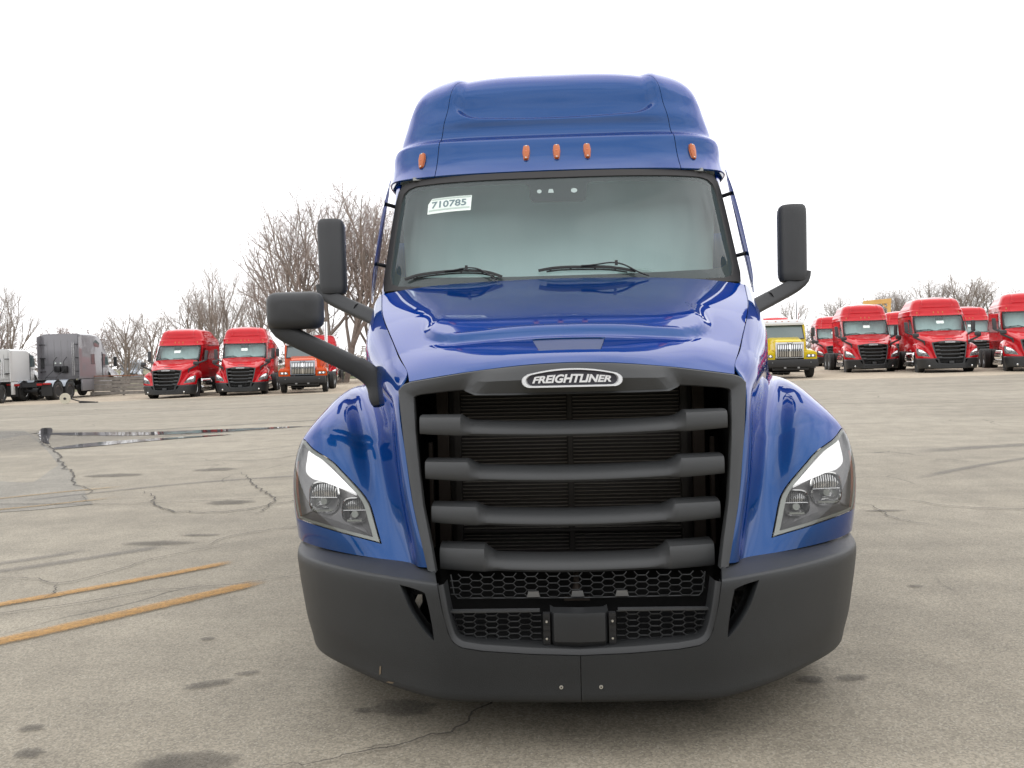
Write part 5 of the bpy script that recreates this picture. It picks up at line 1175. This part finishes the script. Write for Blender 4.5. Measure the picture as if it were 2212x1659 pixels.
# second hood mirror, fog lamps and a card in the middle of the windscreen
rx = bpy.data.objects.new('x', None); SC.collection.objects.link(rx)
hood_mirror(rx, 1)
for s in (1, -1):
    uv = PB.inv([(s*.93, .36)])[0]; p = PB.pos(uv)[0]; b = MB(); b.lathe([(-.012, .035), (-.006, .05), (.03, .05)], p, 'y', 14); b.build('fog_lamp', M['reflector'], rx, 40)
    ring = smooth_closed([(s*.66,.30),(s*.70,.40),(s*.86,.56),(s*1.02,.60),(s*1.08,.45),(s*1.02,.33),(s*.84,.28)], 4); q = PB.pos(PB.inv(ring))+PB.nor(PB.inv(ring))*.002; b = MB(); b.tube([tuple(v) for v in q]+[tuple(q[0])], .008, 4, cap=False); b.build('bumper_crease', M['plastic'], rx, 0)
b = MB(); pts = [PW.pos(PW.inv([(x, z)])[0])[0]+PW.nor(PW.inv([(x, z)])[0])[0]*.004 for x, z in ((-.15,2.55),(.17,2.55),(.17,2.42),(-.15,2.42))]; b.add(pts, [(0, 1, 2, 3)]); b.build('windscreen_card', M['sticker'], rx, 0)
reshape(rx)
for ch in list(rx.children): ch.parent = red0
bpy.data.objects.remove(rx)
G = 'red sleeper trucks parked in rows'
FAR = {'reflector_bowl', 'lamp_flutes', 'wiper_arm', 'intake_clip', 'fog_lamp', 'bumper_crease', 'seat', 'window_seal', 'rim', 'radiator_frame', 'lettering', 'badge_plate', 'arm_joint', 'door_handle', 'headliner', 'intake_mesh', 'centre_cover', 'engine_shroud', 'screw', 'roof_inner', 'crash_beam'}
place(red0, -19.5, 38.2, 6, 'red sleeper truck at the left end of its row, next to the wooden barrier', G)
def red(x, y, a, label, far=False):
    c = copy_tree(red0, None, FAR if far else ()); return place(c, x, y, a, label, G)
red(-15.85, 38.9, 13, 'red sleeper truck between another red one and the orange truck', False)
red(16.7, 40.0, -10.5, 'red sleeper truck with yellow gantry behind its roof, right of the blue truck', False)
red(18.6, 35.9, -12, 'red sleeper truck, second in the front row right of the yellow truck', False)
red(21.5, 33.9, -19, 'red sleeper truck cut by the right edge, chrome tank showing', False)
red(-21.2, 54.5, 8, 'red sleeper truck half hidden in the gap between the two front red ones', True)
red(-16.2, 54.5, 10, 'red sleeper truck behind, between the second red truck and the orange one', True)
red(-10.2, 57.5, 12, 'red sleeper truck glimpsed behind the blue hood, right of the orange truck', True)
red(20.6, 56.5, -11, 'red sleeper truck behind, at the left end of the right-hand rows', True)
red(23.6, 52.0, -14, 'red sleeper truck below the yellow gantry, behind two front ones', True)
red(26.3, 48.5, -14, 'red sleeper truck behind, between the last two at the right', True)
red(15.0, 53.5, -20, 'red sleeper truck mostly hidden behind the yellow truck', True)

# ================= other vehicles =================
org = vocational('orange', 'orange truck with white cab roof and upright chrome grille'); place(org, -12.6, 38.9, 11, org['label'])
yel = vocational('yellow', 'yellow truck with white cab roof, black bumper and upright slatted grille'); place(yel, 11.1, 35.2, -4, yel['label'])
gs = sleeper('grey', 'grey high-roof sleeper truck seen from behind, left of the red row'); place(gs, -29.3, 51.0, 183, gs['label'])
ws = sleeper('white', 'white truck seen from behind with chrome exhaust stack, at the left edge', 2.95, True, True); place(ws, -32.0, 46.8, 193, ws['label'])
sv = copy_tree(ws, {M['white']: M['silver']}); place(sv, -50.8, 96, 24, 'pale silver sleeper truck facing the camera behind the wooden barrier')
sv['category'] = 'truck'

# ================= barrier, reel, gantry =================
fb = empty('wooden_barrier', 'weathered grey plank barrier with rusty top rail beside the red truck', 'barrier', None, (-26.2, 47, gz(-26.2, 47)), math.radians(8))
for k in range(5): b = MB(); b.box((0, 0, .16+k*.22), (3.9, .05, .19)); b.build('plank', M['wood'], fb, 20, bevel=.01)
b = MB(); b.box((0, -.02, 1.22), (4.0, .10, .05)); b.build('top_rail', M['rust'], fb, 0)
for x in (-1.8, 0, 1.8): b = MB(); b.box((x, .06, .6), (.10, .10, 1.25)); b.build('post', M['wood'], fb, 0)
rl = empty('cable_reel', 'cream round disc with a hub hole standing on the gravel behind the grey truck', 'reel', None, (-23.0, 35.4, gz(-23.0, 35.4)))
b = MB(); b.lathe([(-.02, .07), (-.02, .26), (.02, .26), (.02, .07)], (0, 0, .26), 'y', 28); b.build('disc', M['cream'], rl, 40)
b = MB(); b.lathe([(-.05, .03), (-.05, .06), (.3, .06)], (0, 0, .26), 'y', 12); b.build('hub', M['black'], rl, 40)
b = MB(); b.tube([(.02, .3, .26), (.5, .35, .10), (1.2, .4, .05)], .03, 6); b.box((.9, .4, .04), (.9, .10, .05)); b.build('tow_bar', M['black'], rl, 40)
gn = empty('gantry', 'yellow steel portal frame rising behind the red trucks', 'gantry', None, (30.6, 75, gz(30.6, 75)), math.radians(-20))
for s in (-1, 1): b = MB(); b.box((s*1.0, 0, 2.6), (.30, .4, 5.2)); b.build('leg', M['crane'], gn, 20, bevel=.03)
b = MB(); b.box((0, 0, 5.35), (2.4, .42, .42), Matrix.Rotation(math.radians(-3), 3, 'Y')); b.build('beam', M['crane'], gn, 20, bevel=.03)
for s in (-1, 1): b = MB(); b.tube([(s*.9, -.05, 4.7), (s*.45, -.05, 5.15)], .07, 6); b.build('brace', M['crane'], gn, 0)
pl = empty('utility_pole', 'thin grey utility pole standing before the trees at right', 'pole', None, (22.2, 88, 0)); b = MB(); b.tube([(0, 0, 0), (0, 0, 6.5)], .09, 8); b.build('pole', M['bark'], pl, 40); b = MB(); b.box((0, 0, 6.1), (1.2, .09, .09)); b.build('crossarm', M['bark'], pl, 0)

# ================= trees =================
TS = [dict(seed=11, H=13, spread=.95, nl=8), dict(seed=23, H=15, spread=.70, nl=7, up=1.2, fork=.12, stems=2), dict(seed=5, H=8, spread=1.1, nl=7, bud=2, stems=2, up=.7, fork=.15), dict(seed=31, H=22, spread=.85, nl=9, bud=3, stems=2, up=1.0, fork=.14), dict(seed=47, H=10, spread=1.0, nl=6, stems=3, up=.8, fork=.12)]
proto = [make_tree(s) for s in TS]
used = [False]*len(proto)
def tree(k, x, y, h, rz, label, sx=1):
    t = proto[k] if not used[k] else copy_tree(proto[k]); used[k] = True
    s = h/TS[k]['H']; t.location = (x, y, gz(x, y)); t.rotation_euler = (0, 0, rz); t.scale = (s*sx, s*sx, s); t['label'] = label; return t

for a in ((3, -16.0, 61, 15.9, .3, 'tallest bare tree with reddish buds, right behind the blue truck hood mirror', 1.15), (3, -20.0, 64, 14.6, 2.1, 'tall bare budding tree rising behind the orange truck, left of the tallest', 1.0), (3, -13.6, 63, 14.6, 4.0, 'bare budding tree partly hidden by the blue cab side', .95),
          (1, -31.3, 75, 11.2, 1.2, 'tall bare tree with steep dark limbs behind the second red truck', .95), (4, -34.9, 78, 10.3, .5, 'bare many-stemmed tree behind the gap between the first two red trucks', .95), (1, -28.6, 80, 10.9, 5, 'slender bare tree behind the oblong hood mirror', .85), (4, -24.6, 84, 7.0, 1.4, 'low bare tree filling in behind the orange truck', 1.0),
          (0, -39.0, 72, 7.9, 4.4, 'open bare tree with leaning trunk behind the pale silver truck', .95), (0, -36.2, 72, 7.5, 1.9, 'open bare tree just left of the first red truck', .95), (2, -49.3, 80, 7.0, .8, 'round bushy budding tree behind the grey truck', 1.0), (2, -45.5, 79, 6.6, 2.8, 'round bushy budding tree right of the grey truck roof', .95), (2, -55.5, 78, 6.4, 4.1, 'bushy budding tree behind the white truck', 1.0),
          (1, -52.8, 75, 10.0, 3.3, 'tall bare tree with wide fork cut by the left edge', 1.0), (0, -58, 82, 9.0, 2.2, 'faint bare tree at the far left edge', 1.0), (0, 28.9, 95, 7.8, .4, 'small bare tree behind the yellow truck', .9), (4, 33.4, 92, 7.8, 1.1, 'low bare tree left of the yellow gantry', 1.0), (4, 37.4, 90, 8.2, 2.9, 'low bare tree directly behind the yellow gantry', 1.0),
          (4, 41.0, 88, 9.1, 4.2, 'spreading bare tree right of the yellow gantry', 1.05), (0, 44.0, 86, 9.4, .9, 'spreading bare tree behind the second front red truck at right', 1.1), (4, 50.6, 85, 8.0, 2.0, 'bare tree cut by the right edge', 1.0), (2, 31.5, 97, 4.2, 2.0, 'low shrubby tree beside the utility pole', .9)):
    tree(*a)
for a in ((2, -63.5, 84, 6.8, 1.0, 'bushy budding tree behind the white truck cab, at the far left', 1.15), (2, -60.0, 82, 5.8, 3.6, 'lower bushy tree left of the grey truck roof', 1.1), (2, -52.0, 83, 6.2, 5.2, 'bushy tree showing between the white and grey trucks', 1.1), (4, -42.8, 80, 6.4, 3.1, 'low spreading bare tree just right of the grey truck', 1.1), (0, -33.2, 79, 8.8, 2.6, 'slim bare tree between the two front red trucks roofs', 1.0), (1, -11.0, 66, 12.0, 1.0, 'bare tree just left of the blue cab', 1.1), (4, 46.8, 88, 8.6, 3.0, 'broad bare tree right of the second front red truck', 1.15), (4, 39.0, 92, 8.0, 5.0, 'bare tree behind the gantry beam', 1.1)):
    tree(*a)
# far woods and brush nobody could count
rng = random.Random(3)
b = MB()
def brush(x0, x1, y0, y1, hmax, n):
    for _ in range(n):
        x = rng.uniform(x0, x1); y = rng.uniform(y0, y1); g = gz(x, y); h = hmax*(.45+.55*abs(math.sin(x*.23)+math.sin(x*.61+1))/2)*rng.uniform(.2, 1)
        p = Vector((x, y, g+h*rng.random()**1.5)); s = rng.uniform(.05, .17); a = Vector((rng.gauss(0, 1), rng.gauss(0, 1), rng.gauss(0, 1.2))).normalized()*s; c = Vector((rng.gauss(0, 1), rng.gauss(0, 1), rng.gauss(0, 1))).normalized()*s*.35
        b.V += [tuple(p-a), tuple(p+c), tuple(p+a)]; k = len(b.V); b.F.append((k-3, k-2, k-1))
brush(-75, -50.5, 84, 96, 3.0, 30000); brush(-46, 5, 88, 99, 2.8, 55000); brush(18, 75, 100, 112, 1.2, 9000)
tag(b.build('brush', M['scrubm'], None, 0, fix=False), 'tangled brown brush along the far edge of the yard', 'brush', kind='stuff')
b = MB()
for k in range(12000):
    x = rng.uniform(-300, 300); y = rng.uniform(300, 420); h = 9*(.4+.6*abs(math.sin(x*.03)+math.sin(x*.11))/2); p = Vector((x, y, rng.random()*h)); a = Vector((rng.gauss(0, 1), 0, rng.gauss(0, 1))).normalized()*rng.uniform(.5, 1.6)
    c = Vector((rng.gauss(0, 1), rng.gauss(0, 1), rng.gauss(0, 1))).normalized()*.6; b.V += [tuple(p-a), tuple(p+c), tuple(p+a)]; j = len(b.V); b.F.append((j-3, j-2, j-1))
tag(b.build('far_woods', M['twig'], None, 0, fix=False), 'thin line of distant bare woods on the horizon', 'woods', kind='stuff')

# unseen building added behind the camera, giving paint and bumper something dark to reflect
wb = empty('unseen_building', 'long grey building added out of view behind the camera, for a dark reflection in the paint', 'building', None, (0, -21, 0))
b = MB(); b.box((-4, -8, 3.6), (74, 16, 7.2)); b.build('wall', M['facade'], wb, 0)
b = MB(); b.box((-4, -8, 7.35), (75, 17, .35)); b.build('roof_edge', M['steel'], wb, 0)
for k in range(9):
    b = MB(); b.box((-34+k*7.5, .03, 2.2), (4.2, .12, 4.4)); b.build('door', M['farglass'] if k % 3 else M['wood'], wb, 0)
